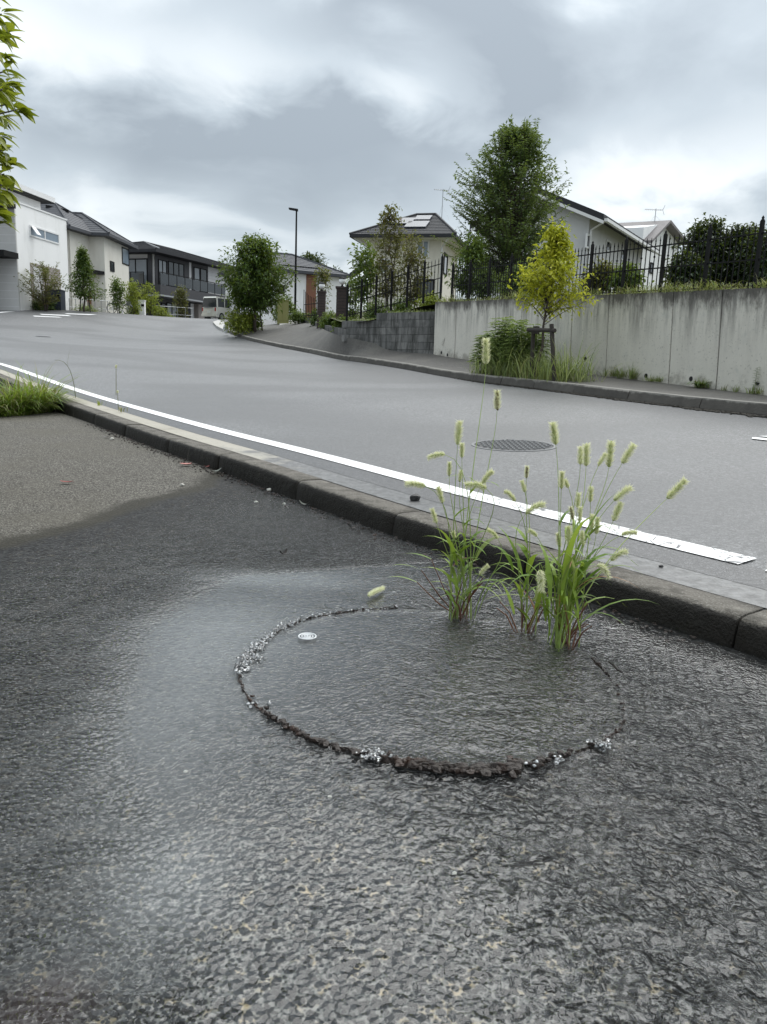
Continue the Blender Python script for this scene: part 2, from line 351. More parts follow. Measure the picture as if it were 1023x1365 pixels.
m, t = newmat('gutter_asphalt'); p = pos(t)
c, ed, rr = speckle(t, p, 90, (.04, .041, .043), (.12, .121, .125), (.035, .035, .037))
b = t.nd('ShaderNodeBsdfPrincipled', {'Base Color': c, 'Roughness': .42, 'Specular IOR Level': .5})
bp = t.nd('ShaderNodeBump', {'Strength': .5, 'Distance': .005, 'Height': ed}); t.l.new(bp.outputs[0], b.inputs['Normal']); out(t, b.outputs[0]); MAT['gutter_dark'] = m

m, t = newmat('gutter_concrete'); p = pos(t)
wet = t.nd('ShaderNodeAttribute', attribute_name='damp').outputs['Fac']
c = t.mix(t.noise(p, 6, 6, .7), (.25, .23, .19), (.39, .365, .31)); c = t.mix(t.sstep(t.noise(p, 2.3, 5, .7), .5, .7, 0, .6), c, (.19, .17, .135))
c = t.mix(t.sstep(t.math('ADD', wet, t.math('MULTIPLY', t.math('SUBTRACT', t.noise(p, 5, 4), .5), .9)), .35, .65), c, t.mix(t.sstep(t.noise(p, 26, 5, .75), .3, .7), (.045, .045, .045), (.16, .16, .16)))
c = t.mix(t.sstep(t.noise(p, 90, 2), .55, .7, 0, .5), c, (.12, .11, .1))
b = t.nd('ShaderNodeBsdfPrincipled', {'Base Color': c, 'Roughness': t.mixf(wet, .75, .35)})
bp = t.nd('ShaderNodeBump', {'Strength': .3, 'Distance': .004, 'Height': t.noise(p, 120, 3)}); t.l.new(bp.outputs[0], b.inputs['Normal']); out(t, b.outputs[0]); MAT['gutter'] = m

m, t = newmat('road_paint'); p = pos(t)
wn = t.math('ADD', t.math('MULTIPLY', t.noise(p, 9, 6, .75), .6), t.math('MULTIPLY', t.noise(p, 70, 3, .6), .4))
vor = t.voro(t.vmath('ADD', p, t.vmath('SCALE', t.nd('ShaderNodeTexNoise', {'Scale': 20.0}).outputs['Color'], sc=.03)), 14, 'DISTANCE_TO_EDGE').outputs['Distance']
ageA = t.nd('ShaderNodeAttribute', attribute_name='worn').outputs['Fac']
crk = t.math('MULTIPLY', t.sstep(vor, .015, .05, 1, 0), t.sstep(t.noise(p, 6, 3), .44, .54)); crk = t.math('MULTIPLY', crk, ageA)
wear = t.math('MAXIMUM', crk, t.sstep(t.math('SUBTRACT', wn, t.math('MULTIPLY', ageA, .045)), .37, .33))
c = t.mix(wear, t.mix(t.noise(p, 40, 4), (.70, .70, .69), (.80, .80, .80)), (.11, .11, .115))
b = t.nd('ShaderNodeBsdfPrincipled', {'Base Color': c, 'Roughness': .55}); bp = t.nd('ShaderNodeBump', {'Strength': .5, 'Distance': .004, 'Height': t.math('SUBTRACT', t.noise(p, 120, 3), wear)}); t.l.new(bp.outputs[0], b.inputs['Normal']); out(t, b.outputs[0]); MAT['paint'] = m

m, t = newmat('sidewalk_asphalt'); p = pos(t)
c, ed, rr = speckle(t, p, 60, (.05, .047, .042), (.135, .127, .115), (.045, .042, .038))
c = t.mix(t.sstep(t.noise(p, 1.3, 6, .7), .42, .66, 0, .7), c, (.10, .094, .082)); c = t.mix(t.sstep(t.noise(p, 3.5, 5, .7), .55, .7, 0, .4), c, (.15, .145, .135))
b = t.nd('ShaderNodeBsdfPrincipled', {'Base Color': c, 'Roughness': .7}); bp = t.nd('ShaderNodeBump', {'Strength': .4, 'Distance': .006, 'Height': ed}); t.l.new(bp.outputs[0], b.inputs['Normal']); out(t, b.outputs[0]); MAT['sidewalk'] = m
MAT['drive'] = pmat('pale_concrete_drive', (.42, .41, .39), .7, .12, 2, .2, 40, stain=(.25, .24, .22), samt=.5)

m, t = newmat('kerb_concrete'); p = pos(t)
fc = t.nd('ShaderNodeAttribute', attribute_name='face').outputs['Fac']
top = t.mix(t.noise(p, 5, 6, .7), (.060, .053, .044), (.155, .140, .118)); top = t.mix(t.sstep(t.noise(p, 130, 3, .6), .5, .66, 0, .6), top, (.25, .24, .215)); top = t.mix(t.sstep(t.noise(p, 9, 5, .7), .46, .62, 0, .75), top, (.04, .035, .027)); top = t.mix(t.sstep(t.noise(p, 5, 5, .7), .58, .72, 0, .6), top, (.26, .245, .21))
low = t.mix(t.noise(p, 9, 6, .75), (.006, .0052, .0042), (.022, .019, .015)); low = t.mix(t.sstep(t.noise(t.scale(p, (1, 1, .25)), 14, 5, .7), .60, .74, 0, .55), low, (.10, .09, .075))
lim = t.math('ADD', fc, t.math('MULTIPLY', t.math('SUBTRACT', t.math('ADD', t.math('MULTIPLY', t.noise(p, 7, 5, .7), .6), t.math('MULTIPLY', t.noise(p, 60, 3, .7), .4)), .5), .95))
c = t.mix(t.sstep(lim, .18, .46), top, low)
b = t.nd('ShaderNodeBsdfPrincipled', {'Base Color': c, 'Roughness': t.mixf(fc, .75, .6), 'Specular IOR Level': t.mixf(fc, .35, .2)})
bp = t.nd('ShaderNodeBump', {'Strength': .9, 'Distance': .008, 'Height': t.math('ADD', t.noise(p, 130, 3, .6), t.math('MULTIPLY', t.noise(p, 20, 5, .7), 2.2))}); t.l.new(bp.outputs[0], b.inputs['Normal']); out(t, b.outputs[0]); MAT['kerb'] = m

# lot: coarse porous asphalt, dry and wet
m, t = newmat('lot_asphalt'); p = pos(t)
wet = t.nd('ShaderNodeAttribute', attribute_name='wet').outputs['Fac']      # metres inside the wet edge
nA = t.noise(p, 3.0, 6, .7); nB = t.noise(p, 24, 3, .6); nC = t.noise(p, 1.0, 5, .65)
wj = t.math('ADD', wet, t.math('MULTIPLY', t.math('SUBTRACT', nA, .5), .26))
wet1 = t.sstep(wj, -.01, .09)
pw = t.vmath('ADD', p, t.vmath('SCALE', t.nd('ShaderNodeTexNoise', {'Scale': 75.0, 'Detail': 2.0}).outputs['Color'], sc=.009))
V1 = t.voro(pw, 76); rr = t.nd('ShaderNodeSeparateColor', {0: V1.outputs['Color']})
nD = t.noise(p, 140, 2)
gapA = t.sstep(t.math('ADD', V1.outputs['Distance'], t.math('MULTIPLY', t.math('SUBTRACT', nD, .5), .5)), .46, .68)
V2 = t.voro(pw, 150); gapB = t.sstep(t.math('ADD', V2.outputs['Distance'], t.math('MULTIPLY', t.math('SUBTRACT', nD, .5), .4)), .34, .62)
gap = t.math('MULTIPLY', gapA, gapB)
tan = t.mix(t.sstep(nB, .52, .70), (.18, .178, .168), (.33, .265, .165))
net = t.nd('ShaderNodeAttribute', attribute_name='net').outputs['Fac']
wetc = t.mix(t.math('MULTIPLY', net, t.math('MULTIPLY', gap, t.sstep(nB, .28, .58, .35, 1.0))), t.mix(t.sstep(t.math('ADD', rr.outputs[0], t.math('MULTIPLY', t.math('SUBTRACT', nD, .5), .8)), .1, .95), (.005, .0052, .0055), (.030, .0305, .0315)), tan)
wetc = t.mix(t.sstep(nC, .45, .7, 0, .35), wetc, (.018, .018, .0185))
r3 = t.nd('ShaderNodeSeparateColor', {0: V2.outputs['Color']})
dryc = t.mix(t.sstep(r3.outputs[1], .15, 1.0), (.045, .043, .039), (.265, .25, .222)); dryc = t.mix(t.math('MULTIPLY', gapB, .7), dryc, (.04, .036, .03))
dryc = t.mix(t.sstep(nC, .42, .68, 0, .5), dryc, (.095, .088, .072))
stain = t.mix(.82, dryc, (.018, .016, .010))
damp = t.sstep(wj, -.16, -.03)
c = t.mix(damp, dryc, stain); c = t.mix(wet1, c, wetc)
pinky = t.vmath('DISTANCE', p, (-.40, .80, 0.0)); c = t.mix(t.sstep(t.math('ADD', pinky, t.math('MULTIPLY', t.math('SUBTRACT', nB, .5), .08)), .02, .09, .25, 0), c, (.10, .055, .05))
b = t.nd('ShaderNodeBsdfPrincipled', {'Base Color': c, 'Roughness': t.mixf(damp, .85, .62), 'Specular IOR Level': t.mixf(damp, .15, .10)})
bp = t.nd('ShaderNodeBump', {'Strength': .35, 'Distance': .008, 'Height': V1.outputs['Distance']}, invert=True); t.l.new(bp.outputs[0], b.inputs['Normal']); out(t, b.outputs[0]); MAT['lot'] = m

# water film
m, t = newmat('water_film'); p = pos(t)
A = lambda n: t.nd('ShaderNodeAttribute', attribute_name=n).outputs['Fac']
thin, rip, sheen, lump = A('thin'), A('rip'), A('sheen'), A('lump')
vst = t.voro(t.vmath('ADD', p, t.vmath('SCALE', t.nd('ShaderNodeTexNoise', {'Scale': 75.0, 'Detail': 2.0}).outputs['Color'], sc=.009)), 76)
stone = t.math('MULTIPLY', t.math('ADD', t.math('MULTIPLY', t.math('POWER', vst.outputs['Distance'], 1.6), -1.5), t.math('MULTIPLY', t.noise(p, 42, 2), 1.3)), lump)
sep = t.nd('ShaderNodeSeparateXYZ', {0: p})
wv1 = t.noise(t.scale(p, (27, 19, 10)), 1.0, 2, .55, .3); wv2 = t.noise(p, 48, 3, .6)
def waves(ax, ay, freq, jit):          # steep fronts towards the stream's lower end, long gentle backs
    ph_ = t.math('ADD', t.math('ADD', t.math('MULTIPLY', sep.outputs[0], ax * freq), t.math('MULTIPLY', sep.outputs[1], ay * freq)), t.math('MULTIPLY', wv1, jit))
    q = t.math('FRACT', ph_); return t.math('MULTIPLY', t.math('SUBTRACT', 1.0, q), t.sstep(q, 0.0, .30))
amp = t.sstep(wv2, .30, .62, .25, 1.0)
ripple = t.math('MULTIPLY', amp, t.math('ADD', t.math('MULTIPLY', waves(-.12, .99, 44, 6.0), rip), t.math('MULTIPLY', waves(.62, .78, 44, 5.0), A('ripb'))))
swell = t.noise(t.scale(p, (9, 13, 9)), 1.0, 2, .5)
hh = t.math('ADD', t.math('MULTIPLY', stone, 1.5), t.math('ADD', t.math('MULTIPLY', ripple, .62), t.math('MULTIPLY', rip, t.math('ADD', t.math('MULTIPLY', wv2, .30), t.math('MULTIPLY', swell, 1.3)))))
bp = t.nd('ShaderNodeBump', {'Strength': 1.0, 'Distance': .0085, 'Height': hh})
fr = t.nd('ShaderNodeFresnel', {'IOR': 1.52, 'Normal': bp.outputs[0]})
gl = t.nd('ShaderNodeBsdfGlossy', {'Color': (1, 1, 1), 'Roughness': .02, 'Normal': bp.outputs[0]})
tr = t.nd('ShaderNodeBsdfTransparent', {'Color': (.93, .945, .94)})
mx = t.nd('ShaderNodeMixShader', {0: t.math('MINIMUM', fr.outputs[0], .40)}); t.l.new(tr.outputs[0], mx.inputs[1]); t.l.new(gl.outputs[0], mx.inputs[2])
df = t.nd('ShaderNodeBsdfDiffuse', {'Color': (.62, .65, .66)})  # pale diffuse veil: bright sky sheen painted into the water colour
mk = t.nd('ShaderNodeMixShader', {0: t.math('MULTIPLY', sheen, t.mixf(t.noise(p, 7, 4, .6), .6, 1.2))}); t.l.new(mx.outputs[0], mk.inputs[1]); t.l.new(df.outputs[0], mk.inputs[2])
edge = t.nd('ShaderNodeMixShader', {0: t.sstep(t.math('ADD', thin, t.math('MULTIPLY', t.math('SUBTRACT', t.noise(p, 20, 4, .7), .5), .5)), .12, .75)})
t.l.new(t.nd('ShaderNodeBsdfTransparent').outputs[0], edge.inputs[1]); t.l.new(mk.outputs[0], edge.inputs[2])
out(t, edge.outputs[0]); MAT['water'] = m

# ------------------------------------------------------------------ ground sheets
def grid_mesh(name, xs, ys, zf, keep, mat, attrs=None, kind='structure', smooth=True):
    X, Y = np.meshgrid(xs, ys); Z = zf(X, Y); nx, ny = len(xs), len(ys); K = keep(X, Y)
    idx = np.arange(nx * ny).reshape(ny, nx)
    q = np.stack([idx[:-1, :-1], idx[:-1, 1:], idx[1:, 1:], idx[1:, :-1]], -1).reshape(-1, 4)
    kk = K.ravel(); q = q[kk[q].all(1)]
    used = np.unique(q); mp = -np.ones(nx * ny, int); mp[used] = np.arange(len(used))
    V = np.stack([X.ravel(), Y.ravel(), Z.ravel()], 1)[used]
    me = bpy.data.meshes.new(name); me.from_pydata(V.tolist(), [], mp[q].tolist()); me.materials.append(mat)
    if smooth: me.polygons.foreach_set('use_smooth', [True] * len(q))
    o = bpy.data.objects.new(name, me); COL.objects.link(o); ORG[o.name] = np.zeros(3)
    for k, f in (attrs or {}).items(): attr(o, k, f(V[:, 0], V[:, 1]))
    if kind: o['kind'] = kind
    return o
def strip(name, A, B, mat, nacross=1, kind='structure', attrs=None):      # sheet lofted between two 3D polylines
    A = np.asarray(A, float); B = np.asarray(B, float); n = len(A); vs = []; fs = []
    for k in range(nacross + 1):
        f = k / nacross; vs.append(A * (1 - f) + B * f)
    V = np.concatenate(vs)
    for k in range(nacross):
        for i in range(n - 1):
            fs.append((k * n + i, k * n + i + 1, (k + 1) * n + i + 1, (k + 1) * n + i))
    me = bpy.data.meshes.new(name); me.from_pydata(V.tolist(), [], fs); me.materials.append(mat)
    o = bpy.data.objects.new(name, me); COL.objects.link(o); ORG[o.name] = np.zeros(3)
    if kind: o['kind'] = kind
    for kk, f in (attrs or {}).items(): attr(o, kk, f(V[:, 0], V[:, 1]))
    return o

# road and the land it lies in: one sheet from the kerb to the horizon
nearP = resample(np.concatenate([KCs[::3] + KN[::3] * .17, [[-140, 80]]]), .35)
farP = resample(catmull(np.array([(60., -25.), (120, 10), (160, 150), (40, 300), (-120, 320), (-240, 220), (-300, 140)]), 20), 1.0)
farP = np.stack([np.interp(np.linspace(0, 1, len(nearP)) ** .9, np.linspace(0, 1, len(farP)), farP[:, k]) for k in (0, 1)], 1)
ts = np.linspace(0, 1, 70) ** 2.6
RV = np.concatenate([nearP * (1 - a) + farP * a for a in ts]); n = len(nearP)
RZ = gz(RV[:, 0], RV[:, 1]); far_ = np.hypot(RV[:, 0], RV[:, 1]); RZ = np.where(far_ > 110, 5.0 + (RZ - 5.0) * np.exp(-(far_ - 110) / 30), RZ)
me = bpy.data.meshes.new('road'); me.from_pydata(np.column_stack([RV, RZ]).tolist(), [], [(k * n + i, k * n + i + 1, (k + 1) * n + i + 1, (k + 1) * n + i) for k in range(len(ts) - 1) for i in range(n - 1)])
me.polygons.foreach_set('use_smooth', [True] * len(me.polygons)); me.materials.append(MAT['road']); o = bpy.data.objects.new('road', me); COL.objects.link(o); o['kind'] = 'structure'; ORG['road'] = np.zeros(3)

def offs(d, dz, sl=slice(None, None, 2), smin=None, smax=None):
    S = KCs; N = KN
    if smin is not None: k = (KS >= smin) & (KS <= smax); S, N = S[k], N[k]
    q = (S + N * d)[sl]; return np.column_stack([q, gz(q[:, 0], q[:, 1]) + dz])
def dampf(x, y): return np.clip((np.asarray(x) + 2.0) / 2.2, 0, 1)
strip('gutter_concrete', offs(.180, .006), offs(.365, .004), MAT['gutter'], 2, attrs={'damp': dampf})
strip('gutter_asphalt', offs(.372, .003), offs(.60, .004), MAT['gutter_dark'], 2)
s_end = ks_of((1.35, 1.95)); 
wornf = lambda x, y: np.clip((np.asarray(x) + .6) / 1.4, .25, 1)
e0 = ks_of((.80, 2.50)) - .20
k0 = KS[KS >= e0][0]
strip('road_marking_line', offs(.575, .008, smin=k0, smax=1e9), offs(.715, .008, smin=k0, smax=1e9), MAT['paint'], 3, attrs={'worn': wornf})
strip('road_marking_line', offs(.575, .0085, smin=k0 - 1.6, smax=k0 - .04), offs(.715, .0085, smin=k0 - 1.6, smax=k0 - .04), MAT['paint'], 3, attrs={'worn': lambda x, y: np.full(len(x), 1.7)})
def mark(quad):
    P = [ground(*q) for q in quad]
    MB().add([p + (0, 0, .009) for p in P], [(0, 1, 2, 3)]).build('road_marking', MAT['paint'])['kind'] = 'structure'
mark([(1003, 584.5), (1060, 589), (1060, 593), (1002, 587)]); mark([(1012, 583), (1060, 584), (1060, 586.5), (1018, 583.8)])
mark([(44, 421), (79, 422.6), (83, 423.6), (46, 422.2)]); mark([(53, 418.6), (90, 420.4), (96, 421.6), (56, 419.8)]); mark([(86, 418.0), (130, 419.4), (120, 420.2), (90, 418.9)])
mark([(0, 416.2), (22, 415.2), (10, 416.4), (0, 417.4)])

# far sidewalk
KPa = np.array(KP); d0 = unit(KPa[0] - KPa[1]); KPa = np.vstack([KPa[0] + d0 * 9, KPa[0] + d0 * 4, KPa])
FK = resample(catmull(KPa[:-1], 10), .1); FK[:, 2] = gz(FK[:, 0], FK[:, 1]); FN = normals(FK)       # its road face
FS = np.concatenate([[0], np.cumsum(np.linalg.norm(np.diff(FK[:, :2], axis=0), axis=1))])
if np.dot(FN[len(FN) // 3], np.array([1., .3])) < 0: FN = -FN                                    # away from the road
wd = (WB - WA); WC = WB + wd * .75; WCt = WBt + (WBt - WAt) * .75
BL = at(464, 449.5, 22.3); BL2 = at(436, 441, 27.5)
back = np.array([WC + (1.0, -2.5, -.1), WC, WB, WA, BL, BL2, at(418, 431, 36), at(400, 428.4, 43), at(380, 428, 46), at(340, 431, 49), at(300, 430, 53)])
bk = resample(catmull(back, 10), .05); ii = np.array([np.argmin(((bk[:, :2] - (FK[i, :2] + FN[i] * 1.2)) ** 2).sum(1)) for i in range(len(FK))]); ii = np.maximum.accumulate(ii).astype(float)
_h = np.hanning(63)[1:-1]; _h /= _h.sum(); ii = np.convolve(np.concatenate([np.full(30, ii[0]), ii, np.full(30, ii[-1])]), _h, 'same')[30:-30]; bk = np.stack([np.interp(ii, np.arange(len(bk)), bk[:, k]) for k in range(3)], 1)
fi = FK[:, :2] + FN * .13; fr_ = np.column_stack([fi, FK[:, 2] + .135])
strip('sidewalk', fr_, bk, MAT['sidewalk'], 4)
# ------------------------------------------------------------------ the lot, its wet patch and the water
WETPX = [(-260, 800), (-120, 755), (0, 727), (60, 712), (110, 700), (160, 683), (200, 668), (250, 659), (272, 651), (284, 641), (296, 631), (330, 610)]
WETP = np.array([onlot(*q)[:2] for q in WETPX])
def wetd(x, y):                           # metres inside the wet edge
    x = np.asarray(x, float); y = np.asarray(y, float); P = np.stack([x.ravel(), y.ravel()], 1); best = np.full(len(P), 1e9); sg = np.ones(len(P))
    for a, b in zip(WETP[:-1], WETP[1:]):
        ab = b - a; tt = np.clip(((P - a) @ ab) / (ab @ ab), 0, 1); d = P - (a + tt[:, None] * ab); L = np.linalg.norm(d, axis=1)
        s = np.sign(-(ab[0] * d[:, 1] - ab[1] * d[:, 0])); k = L < best; best[k] = L[k]; sg[k] = s[k]
    return (best * sg).reshape(x.shape)
xs = np.concatenate([np.linspace(-60, -7, 20), np.arange(-6.8, 3.6, .05), np.linspace(3.8, 12, 12)])
ys = np.concatenate([np.linspace(-40, -.6, 20), np.arange(-.5, 10.5, .05), np.linspace(10.7, 50, 20)])
def lotkeep(X, Y): return kdist(X, Y) < .09

# outline of the ring where the water wells up
RINGPX = [(530, 815), (480, 818), (440, 824), (400, 833), (370, 848), (345, 868), (327, 888), (320, 905), (326, 928), (345, 950), (375, 970), (400, 986), (440, 1002), (490, 1013), (530, 1022), (575, 1030), (620, 1035), (665, 1034), (700, 1026), (735, 1018), (765, 1010), (800, 996), (828, 974), (830, 945), (815, 912), (790, 885), (755, 862), (690, 838), (610, 820)]
RING = np.array([onlot(*q)[:2] for q in RINGPX]); RCL = np.vstack([RING, RING[:1]]); RS = resample(catmull(RCL, 8), .01)
RCEN = RING.mean(0)
def ringd(x, y):                          # signed distance to the ring, positive inside
    P = np.stack([np.ravel(x), np.ravel(y)], 1); o = np.empty(len(P)); rs = RS[::3]
    for i in range(0, len(P), 6000):
        q = P[i:i + 6000]; d = np.sqrt(((q[:, None] - rs[None]) ** 2).sum(2)); k = d.argmin(1)
        ins = np.linalg.norm(q - RCEN, axis=1) < np.linalg.norm(rs[k] - RCEN, axis=1); o[i:i + 6000] = np.where(ins, 1, -1) * d.min(1)
    return o.reshape(np.shape(x))
def gauss(x, y, px, py, sx_, sy_):
    c = onlot(px, py)[:2]; return np.exp(-((x - c[0]) / sx_) ** 2 - ((y - c[1]) / sy_) ** 2)
def sm(v, a, b): q = np.clip((v - a) / (b - a), 0, 1); return q * q * (3 - 2 * q)
def vnoise(x, y, f, seed):
    g_ = np.random.default_rng(seed).random((64, 64)); u = x * f + 100; v = y * f + 100; i = np.floor(u).astype(int); j = np.floor(v).astype(int); a = u - i; b = v - j
    a = a * a * (3 - 2 * a); b = b * b * (3 - 2 * b); G = lambda p, q: g_[p % 64, q % 64]
    return (G(i, j) * (1 - a) + G(i + 1, j) * a) * (1 - b) + (G(i, j + 1) * (1 - a) + G(i + 1, j + 1) * a) * b
grid_mesh('lot_pavement', xs, ys, lambda X, Y: lotz(Y), lotkeep, MAT['lot'], {'wet': wetd, 'net': lambda x, y: np.clip(.14 + .12 * sm(-.3 - x, 0, .5) + .85 * gauss(x, y, 420, 1250, .45, .38) + .3 * gauss(x, y, 700, 1300, .4, .3), 0, 1)})
def waterz(X, Y):
    rd = ringd(X, Y)
    z = lotz(Y) + .008
    z += .004 * sm(rd, -.015, .03) + .004 * np.exp(-((rd - .012) / .016) ** 2) * (.2 + 1.4 * vnoise(X, Y, 38, 3))
    z += .0016 * (vnoise(X, Y, 16, 5) - .5) * sm(wetd(X, Y), .05, .5)
    z += .003 * np.exp(-(rd / .02) ** 2) * (vnoise(X, Y, 70, 9) - .3)
    return z
wxs = np.arange(-4.6, 3.2, .022); wys = np.arange(.35, 6.4, .022)
def wkeep(X, Y): return (kdist(X, Y) < .03) & (wetd(X, Y) > -.02)
def a_thin(x, y): return np.clip(wetd(x, y) / .9 + .15 * (ringd(x, y) > 0), 0, 1)
def a_rip(x, y):
    r = .14 + .95 * sm(x, -.05, .55) + .5 * gauss(x, y, 600, 950, .45, .5) + .6 * gauss(x, y, 900, 1100, .4, .6)
    r -= .35 * gauss(x, y, 300, 1250, .5, .25); return np.clip(r * (1 - .60 * sm(ringd(x, y), -.02, .05)) * (.14 + .86 * sm(-kdist(x, y), .10, .50)), .05, 1.2)
def a_ripb(x, y): return np.clip(1.1 * gauss(x, y, 960, 1060, .28, .40) + .5 * gauss(x, y, 900, 900, .3, .3), 0, 1)
def a_lump(x, y):
    xb = np.interp(y, [.7, 1, 1.45, 2.1, 2.7, 3.2], [-.18, -.33, -.56, -.74, -.60, .6]); l = .05 + .12 * gauss(x, y, 430, 1300, .3, .25) + 1.05 * sm(xb - x, -.10, .14); l *= 1 - .7 * gauss(x, y, 245, 930, .16, .5); return np.clip(l, .03, 1.3)
def a_sheen(x, y):  # mask of the sheen painted onto the water
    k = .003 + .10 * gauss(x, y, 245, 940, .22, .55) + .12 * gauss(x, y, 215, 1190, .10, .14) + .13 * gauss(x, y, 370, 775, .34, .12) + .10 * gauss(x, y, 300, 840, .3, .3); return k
grid_mesh('water', wxs, wys, waterz, wkeep, MAT['water'], {'ripb': a_ripb, 'thin': a_thin, 'rip': a_rip, 'sheen': a_sheen, 'lump': a_lump})

def ico():
    t_ = (1 + 5 ** .5) / 2; V = np.array([(-1, t_, 0), (1, t_, 0), (-1, -t_, 0), (1, -t_, 0), (0, -1, t_), (0, 1, t_), (0, -1, -t_), (0, 1, -t_), (t_, 0, -1), (t_, 0, 1), (-t_, 0, -1), (-t_, 0, 1)], float)
    F = [(0, 11, 5), (0, 5, 1), (0, 1, 7), (0, 7, 10), (0, 10, 11), (1, 5, 9), (5, 11, 4), (11, 10, 2), (10, 7, 6), (7, 1, 8), (3, 9, 4), (3, 4, 2), (3, 2, 6), (3, 6, 8), (3, 8, 9), (4, 9, 5), (2, 4, 11), (6, 2, 10), (8, 6, 7), (9, 8, 1)]
    return V / np.linalg.norm(V[0]), F
IV, IF = ico()
def ico2():
    V = [tuple(v) for v in IV]; F = []; ch = {}
    def mid(a, b):
        k = (min(a, b), max(a, b))
        if k not in ch: V.append(tuple(unit(np.array(V[a]) + np.array(V[b])))); ch[k] = len(V) - 1
        return ch[k]
    for a, b, c in IF:
        x, y, z = mid(a, b), mid(b, c), mid(c, a); F += [(a, x, z), (b, y, x), (c, z, y), (x, y, z)]
    return np.array(V), F
IV2, IF2 = ico2()

m, t = newmat('churned_water'); p = pos(t)
b = t.nd('ShaderNodeBsdfPrincipled', {'Base Color': t.mix(t.noise(p, 140, 3), (.25, .27, .28), (.75, .76, .76)), 'Roughness': .08, 'Specular IOR Level': .8, 'Alpha': 1.0})
tr = t.nd('ShaderNodeBsdfTransparent'); gl = t.nd('ShaderNodeBsdfGlossy', {'Roughness': .04}); fr = t.nd('ShaderNodeLayerWeight', {'Blend': .45})
mx = t.nd('ShaderNodeMixShader', {0: fr.outputs['Fresnel']}); t.l.new(tr.outputs[0], mx.inputs[1]); t.l.new(gl.outputs[0], mx.inputs[2])
m2 = t.nd('ShaderNodeMixShader', {0: t.sstep(t.noise(p, 110, 3), .47, .70)}); t.l.new(mx.outputs[0], m2.inputs[1]); t.l.new(b.outputs[0], m2.inputs[2]); out(t, m2.outputs[0]); MAT['foam'] = m
MAT['rim'] = pmat('wet_broken_asphalt', (.020, .014, .011), .4, .6, 60, .5, 120, spec=.3, stain=(.055, .030, .021), sscale=12, samt=.7)

def ring_seg(a, b):                       # ring points between two outline indices
    pa, pb = RING[a], RING[b]; ia = np.argmin(((RS - pa) ** 2).sum(1)); ib = np.argmin(((RS - pb) ** 2).sum(1)); return RS[ia:ib]
foam = MB()
def bub(x, y, r, dz=0.0):
    V = IV2 * r * np.array([1 + .4 * random.random(), 1 + .4 * random.random(), .55 + .5 * random.random()])
    V = V * (1 + .6 * (rng.random((len(V), 1)) - .5)) + np.array([x, y, float(lotz(y)) + .016 + dz]); foam.add(V, IF2)
def foam_along(seg, dens, r0, r1, spread):
    for q in seg:
        if random.random() < dens:
            n_b = 1 if random.random() < .6 else 2
            for _ in range(n_b): bub(q[0] + random.gauss(0, spread), q[1] + random.gauss(0, spread), random.uniform(r0, r1), random.uniform(-.004, .008))
[foam_along(ring_seg(3, 7), 1, .0016, .005, .008) for _ in range(3)]; [foam_along(ring_seg(5, 7), 1, .002, .0062, .011) for _ in range(3)]; foam_along(ring_seg(2, 3), 1, .0015, .004, .006); foam_along(ring_seg(0, 3), .8, .002, .005, .005); foam_along(ring_seg(7, 9), .15, .002, .005, .008)
for (px, py, k, s_) in [(803, 995, 90, .010), (497, 1008, 40, .011), (712, 1022, 9, .008), (745, 1014, 8, .007), (340, 880, 26, .011), (358, 939, 3, .004)]:
    c_ = onlot(px, py, .015)
    for _ in range(k): bub(c_[0] + random.gauss(0, s_), c_[1] + random.gauss(0, s_ * .8), random.uniform(.0016, .0048), random.uniform(-.003, .009))
o = foam.build('water_foam', MAT['foam'], smooth=True); tag(o, 'white bubbling water welling up along the ring in the wet pavement', 'water foam', kind='stuff')
rim = MB()
def lump(x, y, r, dz=0):
    V = IV * (1 + .7 * (rng.random((12, 1)) - .5)) * r * np.array([random.uniform(.7, 1.5), random.uniform(.7, 1.3), random.uniform(.4, .95)])
    rim.add(V + np.array([x, y, float(lotz(y)) + .016 + dz]), IF)
def rim_along(seg, dens, r0, r1, sp):
    for q in seg:
        if random.random() < dens: lump(q[0] + random.gauss(0, sp), q[1] + random.gauss(0, sp), random.uniform(r0, r1))
rim_along(ring_seg(9, 13), 1, .003, .009, .004); rim_along(ring_seg(9, 13), 1, .002, .006, .006); rim_along(ring_seg(7, 9), .6, .002, .006, .004); rim_along(ring_seg(14, 18), 1, .006, .013, .006); [rim_along(ring_seg(14, 18), 1, .004, .010, .011) for _ in range(3)]; rim_along(ring_seg(18, 20), 1, .003, .009, .006)
rim_along(ring_seg(20, 25), .25, .003, .006, .004); rim_along(ring_seg(0, 6), .35, .003, .007, .005); rim_along(ring_seg(13, 14), .4, .004, .010, .005)
# the crack itself: an uneven dark lip round the ring
for i0, i1, w0, w1, hz in ((0, 3, .001, .004, .001), (3, 7, .003, .008, .003), (7, 10, .002, .006, .003), (10, 13, .004, .011, .005), (13, 18, .008, .018, .007), (18, 20, .004, .009, .005), (20, 23, .0015, .004, .001), (24, 25, .001, .003, .0)):
    sg_ = ring_seg(i0, i1); tg = normals(np.column_stack([sg_, np.zeros(len(sg_))])); n_s = len(sg_); V = []
    for k in range(n_s):
        q = sg_[k] + tg[k] * random.gauss(0, .0018); w2 = random.uniform(w0, w1) * .5; zz = float(lotz(q[1])); V += [(*(q - tg[k] * w2), zz + .006), (*(q - tg[k] * w2 * random.uniform(.2, .8)), zz + .014 + random.uniform(0, hz)), (*(q + tg[k] * w2 * random.uniform(.2, .8)), zz + .014 + random.uniform(0, hz)), (*(q + tg[k] * w2), zz + .006)]
    rim.add(V, [(4 * k + j, 4 * k + j + 1, 4 * k + j + 5, 4 * k + j + 4) for k in range(n_s - 1) for j in range(3)])
